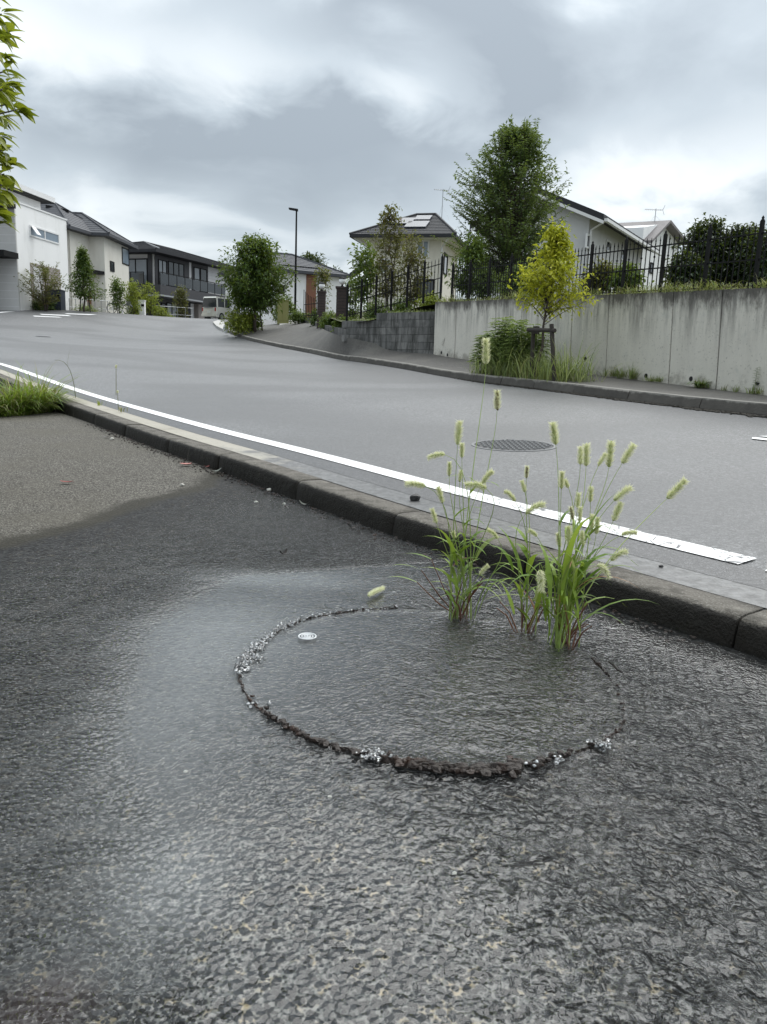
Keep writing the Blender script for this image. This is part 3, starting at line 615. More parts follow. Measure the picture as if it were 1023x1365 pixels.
o = rim.build('cracked_rim', MAT['rim']); tag(o, 'dark broken asphalt edge along the front of the ring in the water', 'broken asphalt', kind='stuff')

# concentric ripple on the water
c_ = onlot(410, 848, .02); rp = MB()
for r, h in ((.025, .0020), (.0165, .0017), (.009, .0018)):
    rp.tube([(c_[0] + r * math.cos(a), c_[1] + r * math.sin(a), c_[2]) for a in np.linspace(0, 2 * math.pi, 33)], h, 6, False)
rp.lathe([(.0005, -.002), (.004, 0), (.0005, .003)], c_, 10)
m, t = newmat('ripple_water'); b = t.nd('ShaderNodeBsdfPrincipled', {'Base Color': t.mix(t.noise(pos(t), 60), (.5, .52, .53), (.8, .81, .82)), 'Roughness': .1}); out(t, b.outputs[0]); MAT['ripple'] = m
o = rp.build('ripple', MAT['ripple'], smooth=True); tag(o, 'small pale ring of concentric ripples on the water inside the bubbling circle', 'water ripple')

# ------------------------------------------------------------------ near kerb, block by block
kerb = thing('kerb', 'weathered dark concrete kerb between the wet pavement and the road', 'kerb', (*KCs[np.argmin(abs(KCs[:, 1] - 3))], 0))
JP = [(67.5, 554), (109.5, 566.8), (159, 582), (220.4, 604.6), (295, 628), (395, 668), (524, 717), (968, 863)]
js = [ks_of(onlot(*q)) for q in JP]
js = sorted(js); js.insert(1, (js[0] + js[1]) / 2)
lo = [js[0] - 1.05 * k for k in range(5, 0, -1)]; hi = [js[-1] + 1.1 * k for k in range(1, 18)]
js = [q for q in lo + js + hi if 0 < q < KS[-1]]
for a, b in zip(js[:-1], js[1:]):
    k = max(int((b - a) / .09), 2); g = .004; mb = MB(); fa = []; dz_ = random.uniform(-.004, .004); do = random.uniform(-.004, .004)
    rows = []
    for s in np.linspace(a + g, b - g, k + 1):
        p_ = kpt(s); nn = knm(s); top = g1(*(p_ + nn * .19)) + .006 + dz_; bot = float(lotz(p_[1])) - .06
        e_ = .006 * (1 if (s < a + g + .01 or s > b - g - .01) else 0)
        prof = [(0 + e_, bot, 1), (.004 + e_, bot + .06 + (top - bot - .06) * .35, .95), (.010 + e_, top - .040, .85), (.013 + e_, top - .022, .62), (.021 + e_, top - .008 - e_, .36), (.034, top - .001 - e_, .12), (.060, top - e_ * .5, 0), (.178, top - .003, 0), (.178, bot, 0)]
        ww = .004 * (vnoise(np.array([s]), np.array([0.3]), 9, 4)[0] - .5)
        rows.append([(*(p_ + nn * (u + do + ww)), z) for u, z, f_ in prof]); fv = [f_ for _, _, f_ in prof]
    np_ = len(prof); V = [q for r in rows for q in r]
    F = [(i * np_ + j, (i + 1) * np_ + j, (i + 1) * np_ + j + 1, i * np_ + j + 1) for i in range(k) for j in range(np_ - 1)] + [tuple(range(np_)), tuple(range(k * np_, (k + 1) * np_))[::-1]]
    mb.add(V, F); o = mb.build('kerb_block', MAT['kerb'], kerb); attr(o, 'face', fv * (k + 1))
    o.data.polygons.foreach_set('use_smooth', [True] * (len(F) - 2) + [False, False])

# ------------------------------------------------------------------ far kerb
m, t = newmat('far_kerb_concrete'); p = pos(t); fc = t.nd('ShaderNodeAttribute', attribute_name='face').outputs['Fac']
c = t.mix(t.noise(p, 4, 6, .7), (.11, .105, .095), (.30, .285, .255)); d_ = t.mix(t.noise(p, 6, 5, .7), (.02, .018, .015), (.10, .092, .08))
lim = t.math('ADD', fc, t.math('MULTIPLY', t.math('SUBTRACT', t.noise(t.scale(p, (1, 1, .6)), 3.5, 6, .75), .42), 1.5)); c = t.mix(t.sstep(lim, .25, .65), c, d_)  # stains, biased darker so black shade is put into the face colour
b = t.nd('ShaderNodeBsdfPrincipled', {'Base Color': c, 'Roughness': .8}); bp = t.nd('ShaderNodeBump', {'Strength': .5, 'Distance': .008, 'Height': t.noise(p, 40, 4)}); t.l.new(bp.outputs[0], b.inputs['Normal']); out(t, b.outputs[0]); MAT['fkerb'] = m
fk = thing('kerb', 'long pale grey kerb with dark stains and painted shade along the far sidewalk', 'kerb', FK[len(FK) // 3])
s = 0.3
while s < FS[-1] - 1:
    L = 1.2 if s < 26 else 1.0; a, b = s + .006, min(s + L - .006, FS[-1]); s += L; k = 4; rows = []; ins = .012 if random.random() < .22 else 0
    for q in np.linspace(a, b, k + 1):
        P = np.array([np.interp(q, FS, FK[:, j]) for j in range(3)]); nn = unit([np.interp(q, FS, FN[:, j]) for j in range(2)])
        zt = P[2] + .145 + random.uniform(-.002, .002); rows.append([(*(P[:2] + nn * u), z) for u, z in ((-.02, P[2] - .15), (-.02, P[2] + .02), (0 + ins, zt - .03), (.02, zt - .004), (.14, zt), (.14, P[2] - .15))])
    V = [x for r in rows for x in r]; F = [(i * 6 + j, i * 6 + j + 1, (i + 1) * 6 + j + 1, (i + 1) * 6 + j) for i in range(k) for j in range(5)] + [tuple(range(6))[::-1], tuple(range(k * 6, k * 6 + 6))]
    o = MB().add(V, F).build('kerb_block', MAT['fkerb'], fk); attr(o, 'face', [1, 1, .5, .1, 0, 0] * (k + 1))
# dirt and leaf litter at the far kerb foot, thickened rightwards to stand in for shade
lit = MB()
for _ in range(2300):
    q = random.uniform(0, min(17, FS[-1])) * (random.random() ** .35); P = np.array([np.interp(q, FS, FK[:, j]) for j in range(3)]); nn = unit([np.interp(q, FS, FN[:, j]) for j in range(2)]); x, y = P[:2] - nn * (.02 + abs(random.gauss(0, .05)) * (1.6 if q < 10 else .7))
    r = random.uniform(.01, .035); V = IV * r * np.array([1.3, 1.3, .5]) * (1 + .5 * (rng.random((12, 1)) - .5)); lit.add(V + np.array([x, y, g1(x, y) + .005]), IF)
MAT['litter'] = pmat('dark_litter', (.022, .019, .014), .9, .5, 30); o = lit.build('kerb_litter', MAT['litter']); tag(o, 'dark leaf litter and silt along the foot of the far kerb', 'leaf litter', kind='stuff')

# ------------------------------------------------------------------ concrete retaining wall
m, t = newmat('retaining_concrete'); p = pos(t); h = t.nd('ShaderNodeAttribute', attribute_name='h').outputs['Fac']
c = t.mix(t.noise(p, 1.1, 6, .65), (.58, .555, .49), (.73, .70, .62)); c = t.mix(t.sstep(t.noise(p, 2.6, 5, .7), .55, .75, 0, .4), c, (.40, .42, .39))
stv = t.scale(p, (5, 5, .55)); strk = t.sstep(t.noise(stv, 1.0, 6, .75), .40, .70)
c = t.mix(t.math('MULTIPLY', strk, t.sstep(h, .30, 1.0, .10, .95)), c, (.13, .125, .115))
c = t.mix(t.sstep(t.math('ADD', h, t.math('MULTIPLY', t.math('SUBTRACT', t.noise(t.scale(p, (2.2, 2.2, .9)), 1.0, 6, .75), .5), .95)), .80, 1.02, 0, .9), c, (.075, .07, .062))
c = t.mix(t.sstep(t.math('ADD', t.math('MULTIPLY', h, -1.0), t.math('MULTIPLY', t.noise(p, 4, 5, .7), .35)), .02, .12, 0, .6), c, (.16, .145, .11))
c = t.mix(t.sstep(t.noise(p, 30, 3, .6), .60, .68, 0, .5), c, (.25, .24, .22))
b = t.nd('ShaderNodeBsdfPrincipled', {'Base Color': c, 'Roughness': .85, 'Specular IOR Level': .25}); bp = t.nd('ShaderNodeBump', {'Strength': .35, 'Distance': .01, 'Height': t.noise(p, 18, 5, .7)}); t.l.new(bp.outputs[0], b.inputs['Normal']); out(t, b.outputs[0]); MAT['concrete'] = m
MAT['hole'] = pmat('weep_hole_pipe', (.012, .012, .012), .6, .3, 20)
def wall_b(s): return WA + (WC - WA) * s                       # s: 0 at the far end, 1 off the right edge
def wall_t(s): return WAt + (WCt - WAt) * s
WLEN = np.linalg.norm((WC - WA)[:2]); wdir = unit((WC - WA)[:2]); wn_ = np.array([wdir[1], -wdir[0]])     # towards the houses?
if np.dot(wn_, [1, 0]) < 0: wn_ = -wn_                          # away from the road
def wall_s(px, py):                                            # wall coordinate and height under a pixel
    d = ray(px, py); A2 = np.array([[d[0], -(WC - WA)[0]], [d[1], -(WC - WA)[1]]]); k, s = np.linalg.solve(A2, WA[:2]); return s, HEIGHT + k * d[2]
wallT = thing('retaining_wall', 'tall pale concrete retaining wall with dark streaks below the black fence', 'retaining wall', WB)
JW = [wall_s(*q)[0] for q in [(608, 445), (661, 450), (696, 450), (763, 455), (811, 460), (897, 460), (962, 460)]]
JW = [0.0] + JW + [JW[-1] + 1.95 / WLEN, JW[-1] + 3.0 / WLEN, 1.0]
holes = [(597, 473), (641, 462), (781, 478), (862, 501), (922, 505), (1011, 510), (589, 470), (694, 480)]
hs = [wall_s(*q) for q in holes]
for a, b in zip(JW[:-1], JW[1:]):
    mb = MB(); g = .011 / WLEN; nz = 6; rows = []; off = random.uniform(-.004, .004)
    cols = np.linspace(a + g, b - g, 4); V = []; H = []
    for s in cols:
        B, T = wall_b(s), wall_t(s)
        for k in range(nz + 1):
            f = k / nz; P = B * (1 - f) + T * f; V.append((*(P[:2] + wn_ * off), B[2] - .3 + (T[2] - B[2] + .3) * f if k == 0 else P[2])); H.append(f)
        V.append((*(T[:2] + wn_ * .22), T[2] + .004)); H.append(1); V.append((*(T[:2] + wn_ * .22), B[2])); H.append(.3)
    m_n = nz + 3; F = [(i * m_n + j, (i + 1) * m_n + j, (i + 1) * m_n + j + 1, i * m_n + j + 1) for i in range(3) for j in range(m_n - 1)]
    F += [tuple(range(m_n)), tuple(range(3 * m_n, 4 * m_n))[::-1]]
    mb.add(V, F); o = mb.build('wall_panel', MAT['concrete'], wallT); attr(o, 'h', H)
    for (s, z) in hs:
        if a < s < b:
            P = wall_b(s); hb = MB(); c0 = np.array([*(P[:2] + wn_ * (.03)), z]); f3 = np.array([*(-wn_), 0])
            hb.tube([c0 - f3 * .01, c0 + f3 * .042], .038, 12); hb.build('weep_hole', MAT['hole'], o)
jm = MB()
for s in JW[1:-1]:
    B, T = wall_b(s), wall_t(s); jm.hexa([(*(B[:2] + wn_ * .02 - wdir * .02), B[2] - .1), (*(B[:2] + wn_ * .02 + wdir * .02), B[2] - .1), (*(B[:2] + wn_ * .2 + wdir * .02), B[2] - .1), (*(B[:2] + wn_ * .2 - wdir * .02), B[2] - .1), (*(T[:2] + wn_ * .02 - wdir * .02), T[2] - .01), (*(T[:2] + wn_ * .02 + wdir * .02), T[2] - .01), (*(T[:2] + wn_ * .2 + wdir * .02), T[2] - .01), (*(T[:2] + wn_ * .2 - wdir * .02), T[2] - .01)])
jm.build('joint_filler', MAT['hole'], wallT)
# bare creepers on the panels
vine = MB()
def creeper(px, py, L, n):
    s, z = wall_s(px, py); P0 = wall_b(s)
    def go(x, zz, ang, l, r, dep):
        pts = [(x, zz)]
        for k in range(6):
            ang += random.gauss(0, .28); x += math.sin(ang) * l / 6; zz += -math.cos(ang) * l / 6; pts.append((x, zz))
            if dep and random.random() < .45: go(x, zz, ang + random.choice((-1, 1)) * random.uniform(.4, .9), l * .55, r * .6, dep - 1)
        vine.tube([np.array([*(P0[:2] + wdir * q[0] - wn_ * .012), q[1]]) for q in pts], np.linspace(r, r * .4, 7), 4)
    for _ in range(n): go(random.gauss(0, .08), z, random.gauss(0, .5), L * random.uniform(.6, 1.1), .0035, 2)
for q in [(925, 395, .55, 4), (950, 395, .75, 5), (935, 420, .4, 3), (700, 425, .5, 2), (965, 400, .5, 3), (594, 450, .3, 1)]: creeper(*q)
MAT['vine'] = pmat('dry_vine', (.12, .10, .08), .9, .3, 30); o = vine.build('creeper', MAT['vine']); tag(o, 'thin bare brown creepers clinging to the concrete wall', 'creeper', kind='stuff')

# ------------------------------------------------------------------ block wall at the end of the concrete one
m, t = newmat('concrete_block'); p = pos(t); oi = t.nd('ShaderNodeObjectInfo').outputs['Random']
c = t.mix(oi, (.13, .13, .125), (.225, .22, .21)); c = t.mix(t.sstep(t.noise(t.scale(p, (6, 6, 1.0)), 1.0, 6, .75), .38, .62, 0, .92), c, (.05, .05, .046)); c = t.mix(t.sstep(t.noise(p, 3, 5, .7), .55, .7, 0, .5), c, (.24, .235, .22))
b = t.nd('ShaderNodeBsdfPrincipled', {'Base Color': c, 'Roughness': .9}); bp = t.nd('ShaderNodeBump', {'Strength': .5, 'Distance': .01, 'Height': t.noise(p, 30, 4)}); t.l.new(bp.outputs[0], b.inputs['Normal']); out(t, b.outputs[0]); MAT['block'] = m
QA = np.array([*(WA[:2] + wn_ * .10 - wdir * .02), WA[2]]); QB = np.array(BL) + (0, .1, 0); qd = unit((QB - QA)[:2]); QL = np.linalg.norm((QB - QA)[:2]); qn = np.array([qd[1], -qd[0]])
if np.dot(qn, [0, 1]) < 0: qn = -qn
bwall = thing('block_wall', 'stepped grey block wall stained black at the end of the concrete wall', 'wall', QA)
top_hi = at(578, 415, 20.1)[2]; rh = .196; 
bm = MB().obox((0, 0, 0), (.195, 0, 0), (0, .07, 0), (0, 0, .0945)).mesh('block', MAT['block']); bmh = MB().obox((0, 0, 0), (.0955, 0, 0), (0, .07, 0), (0, 0, .0945)).mesh('half_block', MAT['block'])
ang = math.atan2(qd[1], qd[0])
for r in range(8):
    z = top_hi - rh * (r + .5); L = QL if r > 0 else QL * .56; x = 0.0 if r % 2 else .2
    if r % 2 == 0: P = QA[:2] + qd * .1 + qn * random.uniform(0, .004); inst(bmh, 'block', bwall, (*P, z), (0, 0, ang))
    while x < L - .1:
        f = (x + .2) / QL; base = QA[2] * (1 - f) + QB[2] * f
        if z + .1 > base - .1: P = QA[:2] + qd * (x + .2) + qn * random.uniform(-.004, .004); inst(bm, 'block', bwall, (*P, z), (0, 0, ang))
        x += .4
mb = MB(); P0 = QA[:2] + qn * .03; P1 = QA[:2] + qd * QL + qn * .03
mb.prism([P0, P1, P1 + qn * .1, P0 + qn * .1], QA[2] - .4, [top_hi - rh - .02] * 4); mb.build('mortar_core', MAT['hole'], bwall)

# raised ground behind the walls
MAT['soil'] = pmat('weedy_soil', (.085, .085, .045), .95, .4, 3, .6, 30, stain=(.05, .075, .022), samt=.8)
WT0, WT1 = WAt + np.array([*(wn_ * .1), -.04]), WCt + np.array([*(wn_ * .1), -.04])
fr0 = [WT1, (WT0 + WT1) / 2, WT0, np.array([*(QA[:2] + qd * QL * .5 + qn * .1), top_hi - .05]), np.array([*(QB[:2] + qn * .1), top_hi - .24]), at(440, 424, 29), at(425, 421, 38), at(415, 420, 50)]
A1 = resample(catmull(np.array(fr0), 8), .25)
bk0 = [np.array(q, float) for q in [(34, 4, 3.0), (34, 20, 3.2), (34, 45, 4.0), (28, 60, 4.6), (12, 64, 5.0), (2, 64, 5.1), (-3, 63, 5.1)]]
B1 = resample(catmull(np.array(bk0), 8), .5); B1 = np.stack([np.interp(np.linspace(0, 1, len(A1)), np.linspace(0, 1, len(B1)), B1[:, k]) for k in range(3)], 1)
strip('raised_garden', A1, B1, MAT['soil'], 8)

# ------------------------------------------------------------------ iron fences
pk = MB(); H_ = 1.0
pk.box(-.006, .006, -.006, .006, 0.0, .93); pk.lathe([(.006, .93), (.013, .95), (.009, .972), (.003, 1.03)], n=5); PICK = pk.mesh('picket', MAT['black_metal'])
pk2 = MB(); pk2.box(-.006, .006, -.006, .006, 0.0, .93); pk2.lathe([(.006, .93), (.013, .95), (.009, .972), (.003, 1.03)], n=5); pk2.lathe([(.007, .64), (.019, .67), (.007, .70)], n=6); PICK2 = pk2.mesh('picket', MAT['black_metal'])
ps = MB(); ps.box(-.023, .023, -.023, .023, -.15, 1.05); ps.lathe([(.026, 1.05), (.026, 1.065), (.014, 1.075), (.019, 1.10), (.003, 1.13)], n=8); POST = ps.mesh('post', MAT['black_metal'])
def fence(name, label, P, posts, npk, h=1.0, group='black iron fence sections'):
    """P(s) -> base point; posts: list of s"""
    f = thing(name, label, 'fence', P(posts[0]), group); a_ = math.atan2(*(P(posts[-1]) - P(posts[0]))[[1, 0]])
    for i, s in enumerate(posts):
        inst(POST, 'post', f, P(s), (0, 0, a_), (1, 1, h))
        if i + 1 < len(posts):
            s2 = posts[i + 1]; A_, B_ = P(s), P(s2); d = unit((B_ - A_)[:2]); dx = np.array([d[1], -d[0], 0])
            for zz in (.05, .46, .86):
                a, b = A_ + (0, 0, zz * h), B_ + (0, 0, zz * h); u = (b - a) / 2 * .985
                MB().obox((a + b) / 2, u, dx * .007, (0, 0, .010)).build('rail', MAT['black_metal'], f)
            for k in range(1, npk + 1): inst(PICK2 if k % 3 == 2 else PICK, 'picket', f, A_ + (B_ - A_) * k / (npk + 1), (0, 0, a_), (1, 1, h))
    return f
def wfp(s): P = wall_t(s); return np.array([*(P[:2] + wn_ * .12), P[2] + .0])
fpx = [(655, 390), (624.6, 391), (596.4, 392)]
ps_ = [wall_s(1005, 380)[0]]; step = ps_[0] - wall_s(937, 379)[0]
right = [ps_[0] + step * k for k in range(3, 0, -1)]; allp = right + [ps_[0] - step * k for k in range(0, 40)]
s_lo = wall_s(598, 392)[0]; allp = [s for s in allp if s > s_lo + step * .4] + [s_lo]
allp = [s for s in allp if s < 1.0]
fence('iron_fence', 'black iron fence with spear pickets standing on the pale concrete wall', wfp, allp, 8, .85)
FQ = [np.array([*(QA[:2] + qn * .12 + qd * QL * f), z]) for f, z in ((.02, at(590, 392, 20.2)[2]), (1.06, at(476, 423, 22.4)[2]))]
def qfp(s): return FQ[0] * (1 - s) + FQ[1] * s
fence('iron_fence', 'lower black iron fence above the stepped block wall', qfp, list(np.linspace(0, 1, 7)), 4, .88)
# ------------------------------------------------------------------ houses
def ph(px, py, p0, p1):                   # pixel onto the vertical plane through p0-p1: distance along it, height
    p0 = np.asarray(p0, float)[:2]; p1 = np.asarray(p1, float)[:2]; d = ray(px, py); u = unit(p1 - p0)
    k, s = np.linalg.solve(np.array([[d[0], -u[0]], [d[1], -u[1]]]), p0); return s, HEIGHT + k * d[2]
class Facade:
    def __init__(s, p0, p1):
        s.p0 = np.asarray(p0, float)[:2]; s.p1 = np.asarray(p1, float)[:2]; s.u = unit(s.p1 - s.p0); s.n = np.array([s.u[1], -s.u[0]])
        if np.dot(s.n, -s.p0) < 0: s.n = -s.n                   # towards the viewer's side
        s.L = np.linalg.norm(s.p1 - s.p0)
    def P(s, a, z, o=0.0): return np.array([*(s.p0 + s.u * a + s.n * o), z])
    def hit(s, px, py): return ph(px, py, s.p0, s.p1)
    def slab(s, mb, a0, a1, z0, z1, o0, o1, m=0):
        mb.hexa([s.P(a0, z0, o0), s.P(a1, z0, o0), s.P(a1, z0, o1), s.P(a0, z0, o1), s.P(a0, z1, o0), s.P(a1, z1, o0), s.P(a1, z1, o1), s.P(a0, z1, o1)], m); return mb
    def rect(s, x0, y0, x1, y1):
        q = [s.hit(x, y) for x, y in ((x0, y0), (x1, y1), (x0, y1), (x1, y0))]; a = [v[0] for v in q]
        return min(a), max(a), (q[1][1] + q[2][1]) / 2, (q[0][1] + q[3][1]) / 2
    def window(s, parent, px, frame='black_metal', glass='glass', panes=1, t=.05, sill=False, name='window', o=0.0):
        a0, a1, z0, z1 = s.rect(*px) if len(px) == 4 and max(px) > 60 else px
        mb = MB()
        for (b0, b1, c0, c1) in ((a0, a1, z1 - t, z1), (a0, a1, z0, z0 + t), (a0, a0 + t, z0 + t, z1 - t), (a1 - t, a1, z0 + t, z1 - t)): s.slab(mb, b0, b1, c0, c1, o - .03, o + .05)
        for k in range(1, panes): x = a0 + (a1 - a0) * k / panes; s.slab(mb, x - t / 2, x + t / 2, z0 + t, z1 - t, o - .03, o + .045)
        if sill: s.slab(mb, a0 - .05, a1 + .05, z0 - .06, z0, o - .03, o + .09)
        w_ = mb.build(name, MAT[frame], parent)
        for k in range(panes):
            x0 = a0 + (a1 - a0) * k / panes + t * .6; x1 = a0 + (a1 - a0) * (k + 1) / panes - t * .6
            g = MB(); s.slab(g, x0, x1, z0 + t, z1 - t, o - .01, o + .014); g.build('pane', MAT[glass], w_)
        return w_
    def part(s, parent, name, a0, a1, z0, z1, o0, o1, mat): mb = MB(); s.slab(mb, a0, a1, z0, z1, o0, o1); return mb.build(name, MAT[mat], parent)
def hip(parent, fac, a0, a1, depth, z, h, ov, mat, th=.18, ridge=None, name='roof', caps=True):
    """hipped roof over a rectangle: a along the facade, depth away from the viewer"""
    A = lambda a, o, zz: fac.P(a, zz, -o)
    x0, x1, y0, y1 = a0 - ov, a1 + ov, -ov, depth + ov; W, D = x1 - x0, y1 - y0
    if ridge is None: ridge = ((x0 + min(W, D) / 2, (y0 + y1) / 2), (x1 - min(W, D) / 2, (y0 + y1) / 2)) if W >= D else (((x0 + x1) / 2, y0 + W / 2), ((x0 + x1) / 2, y1 - W / 2))
    r0, r1 = ridge; c = [(x0, y0), (x1, y0), (x1, y1), (x0, y1)]
    V = [A(*q, z - th) for q in c] + [A(*q, z) for q in c] + [A(*r0, z + h), A(*r1, z + h)]
    F = [(0, 1, 2, 3), (0, 1, 5, 4), (1, 2, 6, 5), (2, 3, 7, 6), (3, 0, 4, 7)]
    if W >= D or abs(r0[1] - r1[1]) < 1e-6: F += [(4, 5, 9, 8), (5, 6, 9), (6, 7, 8, 9), (7, 4, 8)]
    else: F += [(4, 5, 8), (5, 6, 9, 8), (6, 7, 9), (7, 4, 8, 9)]
    mb = MB().add(V, F)
    o = mb.build(name, MAT[mat], parent)
    if caps:
        cm = MB(); hips = [(4, 8), (5, 9), (6, 9), (7, 8), (8, 9)] if (W >= D or abs(r0[1] - r1[1]) < 1e-6) else [(4, 8), (5, 8), (6, 9), (7, 9), (8, 9)]
        for i, j in hips: cm.tube([V[i] + (0, 0, .02), V[j] + (0, 0, .03)], .07, 5)
        cm.build('ridge_cap', MAT[mat], o)
        # courses of tile standing slightly proud
        tm = MB()
        for q in [f for f in F[5:]]:
            pts = [V[i] for i in q]; lo_ = pts[:2]; hi_ = (pts[2], pts[-1]) if len(pts) == 4 else (pts[2], pts[2]); nc = max(int(np.linalg.norm((lo_[0] + lo_[1]) / 2 - (hi_[0] + hi_[1]) / 2) / .32), 2)
            for k in range(nc):
                f = k / nc; a = lo_[0] * (1 - f) + hi_[1] * f; b = lo_[1] * (1 - f) + hi_[0] * f; up = unit((hi_[0] + hi_[1]) / 2 - (lo_[0] + lo_[1]) / 2); nn = np.array([0, 0, 1.])
                tm.hexa([a, b, b + up * .05, a + up * .05, a + nn * .022, b + nn * .022, b + up * .05 + nn * .02, a + up * .05 + nn * .02])
        tm.build('tile_course', MAT[mat], o)
    return o
def body(parent, fac, a0, a1, depth, z0, z1, mat, name='wall'):
    mb = MB(); fac.slab(mb, a0, a1, z0, z1, -depth, 0); return mb.build(name, MAT[mat], parent)
def antenna(parent, base, h, yaw=0.0, L=.9):
    mb = MB(); b = np.asarray(base, float); mb.tube([b, b + (0, 0, h)], .022, 5); d = np.array([math.cos(yaw), math.sin(yaw), 0]); e_ = np.array([-d[1], d[0], 0]); tp = b + (0, 0, h - .06)
    mb.tube([tp - d * L * .6, tp + d * L * .4], .014, 4)
    for k in range(9): q = tp - d * L * .58 + d * L * .11 * k; l_ = .15 + .012 * k; mb.tube([q - e_ * l_, q + e_ * l_], .008, 4)
    for sg in (-1, 1): mb.tube([tp + d * L * .38, tp + d * L * .48 + np.array([0, 0, sg * .25])], .012, 4)
    for k in range(3): a = k * 2.1; mb.tube([b + (0, 0, h * .5), b + np.array([math.cos(a) * .5, math.sin(a) * .5, -.1])], .004, 3)
    mb.build('antenna', MAT['steel'], parent)

# 1 white modern house, left edge
p0 = at(27, 400, 46); p1 = at(93, 400, 51.5); E_ = Facade(p0, p1); zb = 3.0
zt0 = at(26, 271, 46)[2]; zt1 = at(92, 293, 51.5)[2]; ztop = (zt0 + zt1) / 2
h1 = thing('house', 'white modern flat roofed house with a long narrow strip window', 'house', (p0[0], p0[1], zb))
body(h1, E_, 0, E_.L, 8, zb, ztop, 'white_wall'); E_.part(h1, 'parapet_cap', -.04, E_.L + .04, ztop, ztop + .09, -8.04, .05, 'white_trim')
w1 = E_.window(h1, (40, 306, 78, 320.5), 'white_trim', 'glass_blue', 2, .09)
a0, a1, z0, z1 = E_.rect(40, 306, 77, 320)
mb = MB(); am = a0 + (a1 - a0) * .16; mb.hexa([E_.P(a0 + .08, z0 + .1, .42), E_.P(am, z0 + .1, .42), E_.P(am, z0 + .1, .46), E_.P(a0 + .08, z0 + .1, .46), E_.P(a0 + .08, z1 - .05, .06), E_.P(am, z1 - .05, .06), E_.P(am, z1 - .05, .1), E_.P(a0 + .08, z1 - .05, .1)]); mb.build('open_sash', MAT['white_trim'], w1)
a0, a1, z0, z1 = E_.rect(43, 355, 80, 408); E_.part(h1, 'doorway_panel', a0, a1, zb, z1, -.3, .012, 'taupe')
E_.part(h1, 'door', a0 + .3, a0 + 1.25, zb, z1 - .2, -.1, .03, 'grey_wall')
U0 = at(12, 262, 47.5); U1 = at(66, 280, 51.2); EU = Facade(E_.P(.6, 0, -1.2), E_.P(E_.L - .9, 0, -1.2)); zs = at(71, 270, 51)[2]
body(h1, EU, -1.5, EU.L, 6, ztop, zs - .02, 'white_wall', 'upper_wall')
EU.part(h1, 'roof_slab', -2.0, EU.L + .45, zs, zs + .30, -6.5, .75, 'white_trim'); EU.part(h1, 'soffit', -1.98, EU.L + .4, zs - .06, zs - .003, -6.4, .68, 'black_metal')
S_ = Facade(p0, p0[:2] - E_.n * 9)          # south side
S_.part(h1, 'cladding', 0.0, 8.0, zb, ztop - .35, .003, .10, 'grey_siding')
for k in range(1, 14): S_.part(h1, 'siding_joint', 0.0, 8.0, zb + k * .45, zb + k * .45 + .025, .1, .108, 'grey_wall') if zb + k * .45 < ztop - .4 else None
ze = at(20, 344, 45.5)[2]; S_.part(h1, 'canopy', -.12, 7.5, ze, ze + .32, .11, 1.5, 'black_metal'); ze = at(20, 274, 45.5)[2]; S_.part(h1, 'eave', -.12, 7.5, ze - .1, ze + .16, .11, .9, 'black_metal')
S_.part(h1, 'porch_pillar', 1.1, 1.5, zb, at(20, 346, 45.5)[2] - .01, .6, 1.0, 'black_wall'); S_.window(h1, (2.2, 3.8, zb + .9, zb + 2.2)); S_.window(h1, (2.0, 3.9, zb + 3.9, zb + 5.2))

# 2 beige house with dark tiled hips
q0 = at(94, 400, 52.2); q1 = at(126, 400, 55.0); q2 = at(141.5, 400, 54.6); q3 = at(173, 400, 59.5); zb = 3.2
FA = Facade(q0, q1); FB = Facade(q1, q2); FC = Facade(q2, q3)
h2 = thing('house', 'beige two storey house with dark grey tiled roof beside the white one', 'house', (q0[0], q0[1], zb))
zeA = at(110, 311, 53)[2]; zeC = at(160, 323, 57.5)[2]; zE = (zeA + zeC) / 2
body(h2, FA, 0, FA.L + .02, 7, zb, zE, 'beige_wall'); body(h2, FC, 0, FC.L, 7, zb, zE - .004, 'beige_wall', 'bay_wall')
hip(h2, FA, 0, FA.L + 2.2, 7, zE + .16, 2.0, .55, 'tile_roof'); hip(h2, FC, 0, FC.L, 6.5, zE + .155, 1.75, .6, 'tile_roof', name='bay_roof')
FC.window(h2, (163, 331, 171.5, 353), 'black_metal', 'glass_blue', 1, .07); FC.window(h2, (147, 348.5, 152, 362), 'black_metal', 'glass', 1, .06)
a0, a1, z0, z1 = FA.rect(117, 389, 126, 410); FA.part(h2, 'door', a0, min(a1, FA.L - .1), zb, z1, -.1, .03, 'wood_door')
zc_ = at(135, 366, 54.5)[2]; FB.part(h2, 'porch_roof', -.4, FB.L - .03, zc_, zc_ + .22, .003, 1.1, 'black_metal')
mb = MB(); mb.tube([FA.P(.12, zb, .06), FA.P(.12, zE, .06)], .05, 6); mb.build('downpipe', MAT['beige_wall'], h2)
for (px, py, Yc) in ((77, 279, 55), (114, 293, 60)): c = at(px, py, Yc); mb = MB(); mb.obox(c, (.7, .2, -.1), (-.1, .3, 0), (0, 0, .08)); mb.build('roof_vent', MAT['black_metal'], h2)

